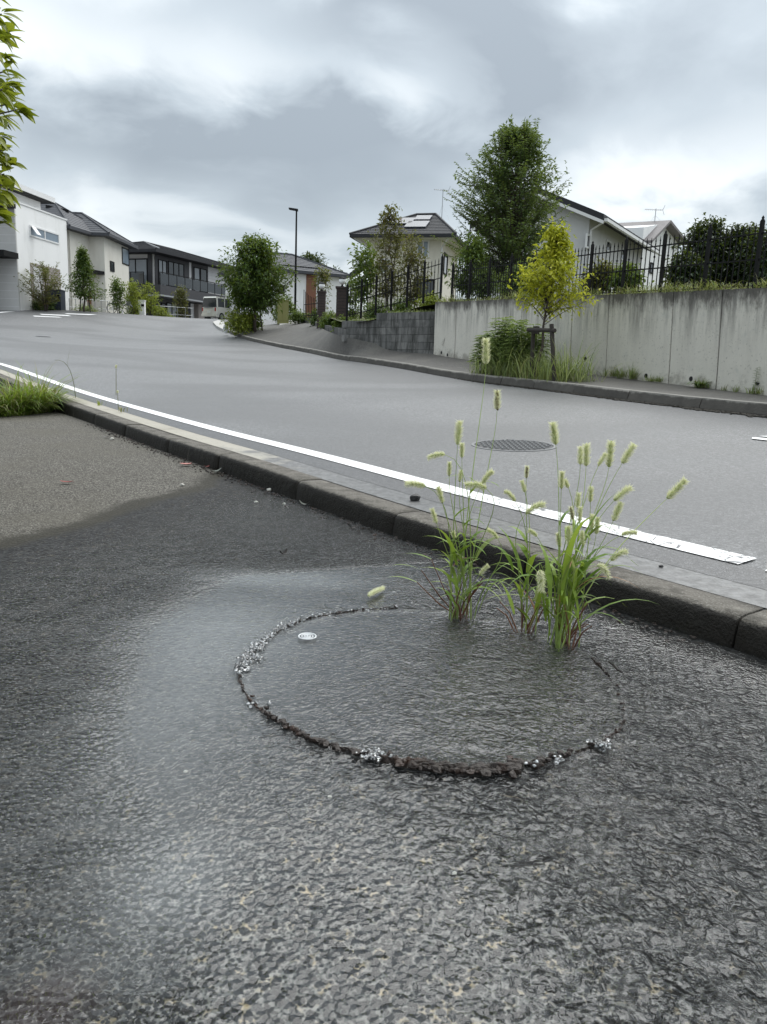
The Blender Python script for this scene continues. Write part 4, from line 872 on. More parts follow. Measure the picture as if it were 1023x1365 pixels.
# 3 black house with the wrap-around balcony
r0 = at(206, 400, 64); r1 = at(322, 400, 76.5); BF = Facade(r0, r1); zb = 3.6; dpt = 9.0
h3 = thing('house', 'black two storey house with a long dark balcony behind the parked van', 'house', (r0[0], r0[1], zb))
zE = (at(206, 343, 64)[2] + at(298, 357, 74)[2]) / 2
zF0 = (at(206, 384, 64)[2] + at(290, 394, 73)[2]) / 2; zF1 = zF0 - .75
LW = Facade(r0, r0[:2] - BF.n * 8 * 1.0)
body(h3, BF, .1, BF.L, dpt, zb, zF1, 'black_wall', 'ground_floor_wall'); body(h3, BF, .1, BF.L, dpt, zF1, zE, 'pale_siding', 'upper_wall')
hip(h3, BF, 0, BF.L, dpt, zE + .22, 1.5, 1.1, 'black_roof', .22, name='roof')
a = lambda px: BF.hit(px, 400)[0]
BF.part(h3, 'upper_cladding', .1, a(252), zF1 + .1, zE - .01, .003, .08, 'black_wall'); BF.part(h3, 'upper_cladding', a(256), a(277), zF1 + .1, zE - .01, .003, .07, 'black_wall')
BF.window(h3, (a(211), a(222), zF0 + .1, zE - .35), 'black_metal', 'glass_pale', 2, .07, o=.08); BF.window(h3, (a(224), a(245), zF0 + .1, zE - .3), 'black_metal', 'glass', 3, .07, o=.08)
BF.window(h3, (a(258), a(266), zF0 + .05, zE - .3), 'black_metal', 'glass_pale', 1, .08, o=.07); BF.window(h3, (a(266.5), a(275.5), zF0 + .05, zE - .3), 'black_metal', 'glass', 1, .08, o=.07)
for k in range(1, 8): zz = zF0 + k * .3; (BF.part(h3, 'siding_joint', a(277.5), BF.L - .1, zz, zz + .02, .003, .012, 'grey_siding') if zz < zE - .2 else None)
BF.part(h3, 'balcony_floor', -1.0, BF.L, zF1, zF0, .083, 1.4, 'black_wall'); BF.part(h3, 'fascia_strip', -1.0, BF.L, zF1 - .12, zF1 - .003, .1, 1.42, 'steel')
LW.part(h3, 'balcony_floor', .1, 5.5, zF1, zF0, .103, 1.1, 'black_wall')
LW.window(h3, (.6, 3.0, zF0 + .1, zE - .35), 'black_metal', 'glass_pale', 2, .08); LW.part(h3, 'wall_panel', .15, .55, zF0, zE - .01, .003, .05, 'black_wall')
rz = zF0 + .95
def rail_run(fac, s0, s1, off):
    fac.part(h3, 'handrail', s0, s1, rz, rz + .06, off - .03, off + .03, 'black_metal'); n_p = max(int((s1 - s0) / 1.1), 1)
    for k in range(n_p + 1): x = s0 + (s1 - s0) * k / n_p; fac.part(h3, 'balcony_post', x - .025, x + .025, zF0, rz - .002, off - .025, off + .025, 'black_metal')
    for k in range(n_p): x0 = s0 + (s1 - s0) * k / n_p + .04; x1 = s0 + (s1 - s0) * (k + 1) / n_p - .04; fac.part(h3, 'balcony_panel', x0, x1, zF0 + .08, rz - .04, off - .006, off + .006, 'glass')
rail_run(BF, -.95, BF.L, 1.34); rail_run(LW, .2, 5.4, 1.02)
BF.window(h3, (a(215), a(221), zb + .2, zF1 - .5), 'black_metal', 'glass', 1, .07); BF.window(h3, (a(222), a(236), zb + .2, zF1 - .4), 'black_metal', 'glass_pale', 2, .08)
BF.part(h3, 'door_panel', a(254), a(258), zb, zF1 - .2, .003, .06, 'white_trim'); BF.part(h3, 'stone_pier', a(258.5), a(266), zb, zF1 - .2, .003, .5, 'taupe'); BF.part(h3, 'carport_wall', a(266.5), BF.L, zF1 - 1.3, zF1 - .15, .003, .05, 'grey_wall')
BF.window(h3, (a(278), a(292), zF1 - 1.15, zF1 - .55), 'black_metal', 'glass', 2, .06, o=.05)
mb = MB(); cc = BF.P(-.6, zE + .34, 1.05); mb.tube([cc, BF.P(3.2, zE + 1.42, -3.2)], .05, 5); mb.build('ridge_trim', MAT['steel'], h3)

# 4 white house with brown panel beyond the street lamp
s0 = at(374, 400, 58); s1 = at(455, 400, 60.2); WF = Facade(s0, s1); zb = 3.2
h4 = thing('house', 'low white house with a brown wall panel behind the street lamp', 'house', (s0[0], s0[1], zb))
zE = (at(373, 360, 58)[2] + at(454, 372, 60.2)[2]) / 2
body(h4, WF, -2.6, WF.L, 6, zb, zE, 'white_wall'); a = lambda px: WF.hit(px, 400)[0]
hip(h4, WF, -2.6, WF.L, 6, zE + .16, 1.55, .5, 'tile_roof')
WF.part(h4, 'brown_panel', a(408), a(421), zb, zE - .02, .003, .07, 'wood_door'); WF.window(h4, (372, 380, 379.5, 392), 'black_metal', 'glass', 1, .07)
a0, a1, z0, z1 = WF.rect(367, 405, 374, 424); WF.part(h4, 'side_door', a0, a1, zb, z1, .003, .05, 'grey_siding')
mb = MB()
for k in range(22): x = a(380) + (a(425) - a(380)) * k / 21; mb.obox(WF.P(x, zE + .52, .0 - .28), (.05, 0, 0), (0, .05, 0), (0, 0, .06))
mb.build('snow_guard', MAT['black_metal'], h4)

# 5 cream house with solar panels
c0 = at(491, 400, 45.5); c1 = at(585, 400, 44.5); CF = Facade(c0, c1); zb = 2.3
h5 = thing('house', 'cream two storey house with solar panels on its dark hipped roof', 'house', (c0[0], c0[1], zb))
zE = (at(491, 321, 45.5)[2] + at(585, 319, 44.5)[2]) / 2
body(h5, CF, 0, CF.L, 6.0, zb, zE, 'cream_wall')
rt = hip(h5, CF, 0, CF.L, 6.0, zE + .18, 1.75, .95, 'black_roof', .16, ridge=((CF.L * .50, 2.9), (CF.L * .77, 2.9)))
CF.part(h5, 'eave_soffit', -.8, CF.L + .8, zE - .003, zE + .015, -6.6, .8, 'beige_wall')
CF.window(h5, (556, 320, 572, 344.5), 'white_trim', 'glass_blue', 2, .09); CF.window(h5, (553, 372, 579, 396), 'black_metal', 'glass', 1, .1)
CF.window(h5, (506, 345, 520, 365), 'white_trim', 'glass_pale', 1, .08)
CRs = Facade(c1, c1[:2] - CF.n * 6); mb = MB(); mb.tube([CF.P(CF.L + .5, zE + .0, .7), CF.P(CF.L + .05, zE - .42, .06), CF.P(CF.L + .05, zb, .06)], .05, 6); mb.build('downpipe', MAT['white_trim'], h5)
mb = MB(); mb.tube([CF.P(-.7, zE - .02, .7), CF.P(-.1, zE - .35, .06)], .05, 6); mb.build('downpipe', MAT['white_trim'], h5)
CRs.window(h5, (1.0, 2.2, zE - 1.7, zE - .5), 'black_metal', 'glass', 1, .08)
m, t = newmat('solar_cell'); p = pos(t); b = t.nd('ShaderNodeBsdfPrincipled', {'Base Color': t.mix(t.noise(p, 3), (.06, .07, .09), (.10, .11, .13)), 'Roughness': .4, 'Specular IOR Level': .35}); out(t, b.outputs[0]); MAT['solar'] = m
slope = unit(np.array([*(-CF.n * (2.9 + .95)), 1.75])); nrm_ = unit(np.cross(np.array([*CF.u, 0]), slope)); nrm_ = nrm_ if nrm_[2] > 0 else -nrm_
for (fa, fs, wa, ws) in ((.38, .60, .30, .30), (.62, .42, .30, .30), (.64, .76, .22, .22)):
    ctr = CF.P(CF.L * fa, zE + .18, .95) + np.array([*(-CF.n * 3.85), 1.75]) * fs + nrm_ * .07
    mb = MB(); mb.obox(ctr, np.array([*CF.u, 0]) * CF.L * wa * .5, slope * 4.2 * ws * .5, nrm_ * .03); mb.build('solar_panel', MAT['solar'], h5)
antenna(h5, at(589, 293, 47.5), at(589, 252, 47.5)[2] - at(589, 293, 47.5)[2], .2, .9)
lr = [at(466, 371, 42.5), at(492, 354, 42.0)]; mb = MB(); d_ = (lr[1] - lr[0]); mb.hexa([lr[0], lr[1], lr[1] + (.05, .5, 0), lr[0] + (.05, .5, 0), lr[0] + (0, 0, .28), lr[1] + (0, 0, .28), lr[1] + (.05, .5, .28), lr[0] + (.05, .5, .28)]); mb.build('porch_roof', MAT['black_roof'], h5)

# 6 grey gabled house
g0 = at(779, 380, 33); g1_ = at(852, 380, 40.5); GF = Facade(g0, g1_); zb = 2.2
h6 = thing('house', 'light grey gabled house behind the fence, right of the big tree', 'house', (g0[0], g0[1], zb))
zE = (at(786, 296, 33)[2] + at(851, 324, 40.5)[2]) / 2; pk_ = at(722, 263, 34.5); wG = 4.5; GE = Facade(g0, g0[:2] - GF.n * wG)
hgt = max((pk_[2] - zE), .8)
mb = MB(); pts = [GF.P(0, 0, 0)[:2], GF.P(GF.L, 0, 0)[:2], GF.P(GF.L, 0, -wG)[:2], GF.P(0, 0, -wG)[:2]]
V = [(*q, zb) for q in pts] + [(*q, zE) for q in pts] + [GF.P(0, zE + hgt, -wG / 2), GF.P(GF.L, zE + hgt, -wG / 2)]
mb.add(V, [(0, 1, 5, 4), (1, 2, 6, 9, 5), (2, 3, 7, 6), (3, 0, 4, 8, 7), (0, 3, 2, 1)]); mb.build('wall', MAT['grey_wall'], h6)
def gable(parent, fac, L, wd_, z, h, ov, ovg, mat, th=.26):
    r = h / (wd_ / 2)
    for sgn in (0, 1):
        o0, o1 = (ov, -wd_ / 2) if sgn == 0 else (-wd_ - ov, -wd_ / 2); z0_, z1_ = z - ov * r, z + h
        A, B, C, D = fac.P(-ovg, z0_, o0), fac.P(L + ovg, z0_, o0), fac.P(L + ovg, z1_, o1), fac.P(-ovg, z1_, o1); u = np.array([0, 0, th])
        q = MB().hexa([A + (0, 0, .01), B + (0, 0, .01), C + (0, 0, .01), D + (0, 0, .01), A + u, B + u, C + u, D + u]).build('roof', MAT[mat], parent)
gable(h6, GF, GF.L, wG, zE, hgt, .75, .55, 'black_roof')
r_ = hgt / (wG / 2); mb = MB()
for o0, o1 in ((.75, -wG / 2), (-wG - .75, -wG / 2)):
    A, B = GF.P(-.57, zE - .75 * r_ - .12, o0), GF.P(-.57, zE + hgt - .12, o1); mb.hexa([A, A + np.array([*(GF.u * .06), 0]), B + np.array([*(GF.u * .06), 0]), B, A + (0, 0, .13), A + np.array([*(GF.u * .06), .13]), B + np.array([*(GF.u * .06), .13]), B + (0, 0, .13)])
mb.build('verge_board', MAT['white_trim'], h6)
mb = MB(); GF.slab(mb, -.5, GF.L + .5, zE - .75 * r_ - .02, zE - .75 * r_ + .10, .76, .90); mb.build('gutter', MAT['white_trim'], h6)
mb = MB(); mb.tube([GF.P(-.1, zE - .2, .8), GF.P(.08, zE - .55, .07), GF.P(.08, zb, .07)], .05, 6); mb.build('downpipe', MAT['white_trim'], h6)
for q in ((808, 320, 812.5, 336), (828.5, 331, 832.5, 348), (796, 346, 803, 360), (782, 312, 786, 332)): GF.window(h6, q, 'white_trim', 'glass', 1, .07)
GE.window(h6, (3.0, 4.4, zE - 3.0, zE - 1.7), 'white_trim', 'glass_pale', 1, .08); GE.window(h6, (1.2, 2.2, zE - 3.2, zE - 1.4), 'white_trim', 'glass', 1, .08)

# 7 white gable further back
k0 = at(851, 380, 42); k1 = at(899, 380, 46); KF = Facade(k0, k1); zb = 2.4
h7 = thing('house', 'white gable house with a brown grey roof and antenna, left of the evergreens', 'house', (k0[0], k0[1], zb))
zE = at(897, 322, 46)[2]; zP = at(873, 299, 44)[2]; wK = KF.L
mb = MB(); V = [KF.P(0, zb), KF.P(wK, zb), KF.P(wK, zE), KF.P(wK * .46, zP), KF.P(0, zE)]; bkv = np.array([-3.0, 2.2, .1]); V2 = [v + bkv for v in V]
mb.add(V + V2, [(0, 1, 2, 3, 4), (5, 6, 7, 8, 9), (0, 1, 6, 5), (1, 2, 7, 6), (4, 0, 5, 9), (2, 3, 8, 7), (3, 4, 9, 8)]); mb.build('wall', MAT['white_wall'], h7)
for sgn in (0, 1):
    e0_ = KF.P(wK + .25, zE - .2, .5) if sgn else KF.P(.05, at(853, 325, 42)[2], .5); pk2_ = KF.P(wK * .46, zP, .5); u = np.array([0, 0, .16])
    MB().hexa([e0_ + (0, 0, .02), pk2_ + (0, 0, .02), pk2_ + bkv + (0, 0, .02), e0_ + bkv + (0, 0, .02), e0_ + u, pk2_ + u, pk2_ + bkv + u, e0_ + bkv + u]).build('roof', MAT['brown_roof'], h7)
KF.window(h7, (867, 350, 870, 365), 'black_metal', 'glass', 1, .07); KF.window(h7, (882.5, 356, 885.5, 370), 'black_metal', 'glass', 1, .07)
antenna(h7, at(873, 296, 44), at(873, 278, 44)[2] - at(873, 296, 44)[2], .0, 1.0)

# ------------------------------------------------------------------ street furniture
lb = at(393.5, 428, 44); ltop = at(396.5, 280, 44)[2]; L_ = thing('street_lamp', 'tall slim black street lamp beside the olive cabinet', 'street lamp', lb)
mb = MB(); mb.tube([lb - (0, 0, .2), lb + (0, 0, 1.2), (lb[0], lb[1], ltop)], [.065, .065, .045], 10); mb.build('pole', MAT['black_metal'], L_)
mb = MB(); mb.lathe([(.13, -.02), (.13, .03), (.09, .05), (.09, .5)], lb, 10); mb.build('base_collar', MAT['black_metal'], L_)
mb = MB(); mb.hexa([(lb[0] + .08, lb[1] - .12, ltop - .06), (lb[0] - .42, lb[1] - .15, ltop + .02), (lb[0] - .42, lb[1] + .15, ltop + .02), (lb[0] + .08, lb[1] + .12, ltop - .06), (lb[0] + .08, lb[1] - .1, ltop + .05), (lb[0] - .42, lb[1] - .12, ltop + .10), (lb[0] - .42, lb[1] + .12, ltop + .10), (lb[0] + .08, lb[1] + .1, ltop + .05)]); mb.build('lamp_head', MAT['black_metal'], L_)

bx = at(378, 430, 41.5); s_ = scl(41.5); cb = thing('utility_cabinet', 'olive green utility cabinet standing left of the lamp post', 'cabinet', bx)
hC = 28 * s_; u = unit([1, .18]); n2 = np.array([u[1], -u[0]]); B3 = lambda a, o, z: np.array([*(bx[:2] + u * a - n2 * 0 + np.array([-u[1], u[0]]) * o), bx[2] + z])
mb = MB(); mb.hexa([B3(-.32, 0, -.1), B3(.28, 0, -.1), B3(.28, .55, -.1), B3(-.32, .55, -.1), B3(-.32, 0, hC), B3(.28, 0, hC), B3(.28, .55, hC), B3(-.32, .55, hC)]); mb.build('body', MAT['olive'], cb)
mb = MB(); mb.hexa([B3(-.30, -.02, .1), B3(-.06, -.02, .1), B3(-.06, -.002, .1), B3(-.30, -.002, .1), B3(-.30, -.02, hC - .06), B3(-.06, -.02, hC - .06), B3(-.06, -.002, hC - .06), B3(-.30, -.002, hC - .06)]); mb.build('door', MAT['olive'], cb)
mb = MB(); mb.hexa([B3(-.03, -.02, .1), B3(.25, -.02, .1), B3(.25, -.002, .1), B3(-.03, -.002, .1), B3(-.03, -.02, hC - .06), B3(.25, -.02, hC - .06), B3(.25, -.002, hC - .06), B3(-.03, -.002, hC - .06)]); mb.build('door', MAT['olive'], cb)
mb = MB(); mb.hexa([B3(-.34, -.03, hC), B3(.30, -.03, hC), B3(.30, .58, hC), B3(-.34, .58, hC), B3(-.34, -.03, hC + .05), B3(.30, -.03, hC + .05), B3(.30, .58, hC + .05), B3(-.34, .58, hC + .05)]); mb.build('cabinet_top', MAT['olive'], cb)

# gate pillars with globe lamps
for (px0, px1, pyt, pyb, Y, gx, gy, lab) in ((423, 434, 392, 424, 31, 429.5, 386.5, 'left dark brick gate pillar topped with a white globe lamp'), (448, 463, 387, 425, 28, 454.5, 381, 'wider right dark brick gate pillar with globe lamp, beside the fence')):
    P = at((px0 + px1) / 2, pyb, Y); s_ = scl(Y); wv_ = (px1 - px0) * s_ / 2; hv = (pyb - pyt) * s_; gp = thing('gate_pillar', lab, 'gate pillar', P, 'gate pillars with globe lamps')
    mb = MB()
    nc = 9
    for k in range(nc): z0 = hv * k / nc; mb.box(P[0] - wv_ * .94, P[0] + wv_ * .94, P[1] - wv_ * .94, P[1] + wv_ * .94, P[2] + z0 + (.012 if k else -.8), P[2] + z0 + hv / nc - .003)
    mb.build('brick_course', MAT['red_tile'], gp); mb = MB(); mb.box(P[0] - wv_ * .9, P[0] + wv_ * .9, P[1] - wv_ * .9, P[1] + wv_ * .9, P[2] - .5, P[2] + hv - .01); mb.build('core', MAT['hole'], gp)
    mb = MB(); mb.box(P[0] - wv_ * 1.1, P[0] + wv_ * 1.1, P[1] - wv_ * 1.1, P[1] + wv_ * 1.1, P[2] + hv, P[2] + hv + .07); mb.build('cap', MAT['red_tile'], gp)
    cz = P[2] + hv + .07; mb = MB(); mb.lathe([(.06, 0), (.05, .04), (.03, .05), (.03, .09)], (P[0], P[1], cz), 10); mb.build('lamp_base', MAT['black_metal'], gp)
    r = .125; mb = MB(); mb.lathe([(r * math.sin(a) + .001, -r * math.cos(a)) for a in np.linspace(0, math.pi, 12)], (P[0], P[1], cz + .09 + r * .9), 16); mb.build('globe', MAT['globe'], gp, smooth=True)
    mb = MB(); mb.lathe([(r * 1.05, 0), (r * .8, .05), (.01, .08)], (P[0], P[1], cz + .09 + r * 1.45), 12); mb.build('lamp_cap', MAT['black_metal'], gp)
# wrought iron gate to the left of the left pillar
gp0 = at(405, 424, 33); gp1 = at(424, 423, 31.5); gt = thing('garden_gate', 'black iron garden gate with curved top left of the gate pillars', 'gate', gp0); n_b = 9
for k in range(n_b + 1):
    f = k / n_b; b_ = gp0 * (1 - f) + gp1 * f; hh_ = .75 + .35 * (1 - f) ** 2 * 1.2; MB().tube([b_, b_ + (0, 0, hh_)], .013, 4).build('bar', MAT['black_metal'], gt)
for zz in (.1, .55): MB().tube([gp0 + (0, 0, zz), gp1 + (0, 0, zz)], .014, 4).build('rail', MAT['black_metal'], gt)

# van by the black house (seen from behind)
VY = 60.0; vb = at(284, 426.5, VY); van = thing('parked_van', 'small cream and silver box van parked by the black house', 'van', vb)
m, t = newmat('pale_car_paint'); b = t.nd('ShaderNodeBsdfPrincipled', {'Base Color': t.mix(t.noise(pos(t), .5), (.66, .645, .58), (.72, .70, .64)), 'Roughness': .25, 'Metallic': .3, 'Coat Weight': .6}); out(t, b.outputs[0]); MAT['paint_car'] = m
MAT['tyre'] = pmat('tyre_rubber', (.02, .02, .02), .8, .2, 20); MAT['red_lens'] = pmat('red_lens', (.30, .02, .02), .2, .1, 5); MAT['plate'] = pmat('pale_plate', (.6, .6, .55), .5, .05, 5)
yaw = R_(28); fx = np.array([math.sin(yaw), math.cos(yaw), 0]); rx = np.array([math.cos(yaw), -math.sin(yaw), 0]); vz = g1(vb[0], vb[1]); vo = np.array([vb[0] - .3, vb[1], max(vz, vb[2] - .02)])
def V3(r, f, z): return vo + rx * r + fx * f + np.array([0, 0, z])
def ring_body(prof, f_list):              # cross-sections along the length: (f, half width scale, z list)
    pass
mb = MB(); secs = [(0.0, .70, .30, .95), (.06, .735, .22, .98), (.5, .74, .20, 1.0), (2.9, .74, .20, 1.0), (3.2, .73, .22, .92), (3.38, .66, .30, .78)]
V = []
for f, hw, z0, z1 in secs: V += [V3(-hw, f, z0), V3(hw, f, z0), V3(hw * 1.0, f, z1 * .6), V3(hw * .97, f, z1), V3(-hw * .97, f, z1), V3(-hw, f, z1 * .6)]
F = [(i * 6 + j, i * 6 + (j + 1) % 6, (i + 1) * 6 + (j + 1) % 6, (i + 1) * 6 + j) for i in range(len(secs) - 1) for j in range(6)] + [tuple(range(6))[::-1], tuple(range(30, 36))]
mb.add(V, F); mb.build('body', MAT['paint_car'], van, smooth=False)
mb = MB(); secs = [(.03, .70, .955, .70), (.12, .66, 1.66, .64), (.3, .64, 1.74, .62), (2.0, .64, 1.74, .62), (2.35, .62, 1.66, .60)]
V = [V3(-.715, .02, .955), V3(.715, .02, .955), V3(.715, 2.85, .99), V3(-.715, 2.85, .99), V3(-.63, .14, 1.70), V3(.63, .14, 1.70), V3(.61, 2.2, 1.70), V3(-.61, 2.2, 1.70)]
mb.hexa(V); mb.build('cabin', MAT['glass'], van)
mb = MB(); mb.hexa([V3(-.65, .08, 1.66), V3(.65, .08, 1.66), V3(.63, 2.3, 1.66), V3(-.63, 2.3, 1.66), V3(-.58, .16, 1.77), V3(.58, .16, 1.77), V3(.55, 2.1, 1.76), V3(-.55, 2.1, 1.76)]); mb.build('roof', MAT['paint_car'], van)
for r_ in (-1, 1):
    for f, w_ in ((.06, .16), (.98, .07), (1.75, .07)): MB().hexa([V3(r_ * .725, f, .96), V3(r_ * .725, f + w_, .96), V3(r_ * .69, f + w_, .96), V3(r_ * .69, f, .96), V3(r_ * .645, f + .07, 1.68), V3(r_ * .645, f + .07 + w_, 1.68), V3(r_ * .60, f + w_ + .07, 1.68), V3(r_ * .60, f + .07, 1.68)]).build('pillar', MAT['paint_car'], van)
    for f in (.62, 2.75):
        c_ = V3(r_ * .66, f, .29); wm = MB(); wm.tube([c_ - rx * .09 * r_, c_ + rx * .095 * r_], .29, 16); wh = wm.build('wheel', MAT['tyre'], van); wm = MB(); wm.tube([c_ + rx * .096 * r_, c_ + rx * .10 * r_], .18, 12); wm.build('rim', MAT['steel'], wh)
    MB().hexa([V3(r_ * .70, -.012, .66), V3(r_ * .58, -.012, .66), V3(r_ * .58, .03, .66), V3(r_ * .70, .03, .66), V3(r_ * .69, -.012, .93), V3(r_ * .58, -.012, .93), V3(r_ * .58, .03, .93), V3(r_ * .69, .03, .93)]).build('tail_light', MAT['red_lens'], van)
    MB().obox(V3(r_ * .80, 2.25, 1.05), rx * .07, fx * .05, (0, 0, .09)).build('wing_mirror', MAT['paint_car'], van)
MB().obox(V3(0, -.02, .62), rx * .17, fx * .008, (0, 0, .085)).build('number_plate', MAT['plate'], van); MB().obox(V3(0, -.03, .36), rx * .70, fx * .05, (0, 0, .09)).build('bumper', MAT['paint_car'], van); MB().obox(V3(0, -.012, .92), rx * .45, fx * .012, (0, 0, .03)).build('garnish', MAT['steel'], van); MB().tube([V3(.1, .05, 1.0), V3(.35, .06, 1.25)], .012, 4).build('rear_wiper', MAT['tyre'], van)

# bicycles
def bicycle(px, py, Y, yaw, label):
    P = at(px, py, Y); P[2] = max(P[2], g1(P[0], P[1])); b = thing('bicycle', label, 'bicycle', P, 'bicycles parked in front of the houses'); d = np.array([math.cos(yaw), math.sin(yaw), 0]); Q = lambda a, z: P + d * a + np.array([0, 0, z])
    for a in (-.52, .52):
        wm = MB(); wm.tube([Q(a + .32 * math.cos(t_), .33 + .32 * math.sin(t_)) for t_ in np.linspace(0, 2 * math.pi, 21)], .022, 5, False); wh = wm.build('wheel', MAT['tyre'], b)
        sp = MB(); [sp.tube([Q(a, .33), Q(a + .31 * math.cos(t_), .33 + .31 * math.sin(t_))], .004, 3) for t_ in np.linspace(0, 2 * math.pi, 12, endpoint=False)]; sp.build('spokes', MAT['steel'], wh)
        fm = MB(); fm.tube([Q(a + .36 * math.cos(t_), .33 + .36 * math.sin(t_)) for t_ in np.linspace(.5, 2.4, 8)], .018, 4); fm.build('mudguard', MAT['steel'], b)
    fr = MB(); [fr.tube([Q(*u_), Q(*v_)], .018, 5) for u_, v_ in (((-.52, .33), (-.08, .30)), ((-.08, .30), (-.18, .78)), ((-.18, .72), (-.52, .33)), ((-.08, .32), (.36, .72)), ((.34, .60), (.38, .92)), ((.36, .66), (.52, .33)))]; fr.build('frame', MAT['white_trim'], b)
    MB().obox(Q(-.20, .83), d * .13, (0, .08, 0), (0, 0, .03)).build('saddle', MAT['tyre'], b)
    n_ = np.array([-d[1], d[0], 0]); MB().tube([Q(.26, .98) - n_ * .27, Q(.38, .96) - n_ * .1, Q(.38, .96) + n_ * .1, Q(.26, .98) + n_ * .27], .014, 5).build('handlebar', MAT['steel'], b)
    bk_ = MB(); [bk_.obox(Q(.58, .62 + .05 * k) , d * .15, n_ * .17, (0, 0, .008)) for k in range(5)]; bk_.obox(Q(.58, .6), d * .13, n_ * .15, (0, 0, .01)); bk_.build('basket', MAT['steel'], b)
bicycle(5, 411, 46.5, -.15, 'leftmost bicycle leaning by the grey wall of the white house'); bicycle(160, 419, 53, .2, 'bicycle parked in front of the beige house'); bicycle(19, 411.5, 47.5, 2.7, 'pale bicycle partly behind the leftmost one')

# bin, gate posts, low railings, markers on the left
def boxthing(name, label, cat, px, py, Y, w_, d_, h_, mat, extra=None, top=None, group=None):
    P = at(px, py, Y); P[2] = max(P[2], g1(P[0], P[1])) if py > 380 else P[2]; b = thing(name, label, cat, P, group)
    MB().box(P[0] - w_ / 2, P[0] + w_ / 2, P[1] - d_ / 2, P[1] + d_ / 2, P[2] - .3, P[2] + h_).build('body', MAT[mat], b)
    MB().box(P[0] - w_ / 2 - .03, P[0] + w_ / 2 + .03, P[1] - d_ / 2 - .03, P[1] + d_ / 2 + .03, P[2] + h_, P[2] + h_ + .06).build('lid' if not top else 'cap', MAT[top or mat], b); return b, P
b, P = boxthing('waste_bin', 'dark blue lidded waste bin beside the cherry shrub', 'waste bin', 76, 413, 48.5, .85, .7, 1.15, 'navy'); MB().box(P[0] + .1, P[0] + .34, P[1] - .375, P[1] - .352, P[2] + .5, P[2] + .9).build('handle_panel', MAT['black_metal'], b)
b, P = boxthing('gate_post', 'white letterbox post in front of the black house', 'gate post', 190, 421, 55, .42, .3, 1.0, 'white_wall', top='white_trim'); MB().box(P[0] - .02, P[0] + .2, P[1] - .17, P[1] - .152, P[2] + .62, P[2] + .78).build('letterbox', MAT['black_metal'], b)
for px, lab in ((159.5, 'white marker post left of the low railing end'), (163.5, 'short white marker right of the taller one')):
    P = at(px, 420, 52.5); P[2] = g1(P[0], P[1]); hq = .62 if px < 161 else .30; mp = thing('marker_post', lab, 'marker post', P, 'white marker posts'); mb = MB(); mb.lathe([(.06, -.1), (.06, hq * .85), (.045, hq)], P, 8); mb.build('post', MAT['white_trim'], mp); mb = MB(); mb.lathe([(.064, hq * .6), (.064, hq * .75)], P, 8); mb.build('band', MAT['steel'], mp)
def railing(label, pts, h_, n_p):
    P = [at(*q) for q in pts]; P = [np.array([q[0], q[1], max(q[2], g1(q[0], q[1]))]) for q in P]; f = thing('low_railing', label, 'railing', P[0], 'low grey railings')
    for i in range(len(P) - 1):
        for k in range(n_p + 1): b_ = P[i] + (P[i + 1] - P[i]) * k / n_p; MB().tube([b_ - (0, 0, .1), b_ + (0, 0, h_)], .022, 5).build('post', MAT['steel'], f)
        for z in (.25, h_): MB().tube([P[i] + (0, 0, z), P[i + 1] + (0, 0, z)], .016, 4).build('rail', MAT['steel'], f)
railing('low grey railing in front of the white house', [(-10, 412, 46.5), (50, 413, 48.5)], .95, 4); railing('low grey railing in front of the beige house', [(93, 415, 51), (152, 418, 53)], .8, 7); railing('low grey railing in front of the black house', [(204, 423, 57), (258, 426, 59)], .8, 5)
# island nose at the end of the far sidewalk
IP = [ground(*q, y0=20) for q in [(284, 432), (289, 437.5), (299, 443), (308, 444), (304, 437), (299, 432), (291, 429.5)]]
mb = MB(); mb.prism([p_[:2] for p_ in IP][::-1], [p_[2] - .2 for p_ in IP][::-1], [p_[2] + .13 for p_ in IP][::-1]); o = mb.build('island', MAT['drive']); o['kind'] = 'structure'
P = at(301.5, 433, 38.8); P[2] = g1(P[0], P[1]) + .1; mk_ = thing('marker_post', 'round white reflector post on the kerb island by the bushes', 'marker post', P); mb = MB(); mb.lathe([(.10, 0), (.14, .2), (.13, .38), (.05, .48)], P, 10); mb.build('post', MAT['white_trim'], mk_); mb = MB(); mb.lathe([(.145, .2), (.143, .3)], P, 10); mb.build('band', MAT['steel'], mk_)
D0 = [at(*q) for q in [(372, 428.5, 42), (398, 426.8, 46), (420, 429.5, 39), (400, 434.5, 36.5), (376, 433.5, 38)]]
mb = MB(); mb.add([(p_[0], p_[1], g1(p_[0], p_[1]) + .22) for p_ in D0], [(0, 1, 2, 3, 4)]); o = mb.build('driveway', MAT['drive']); o['kind'] = 'structure'

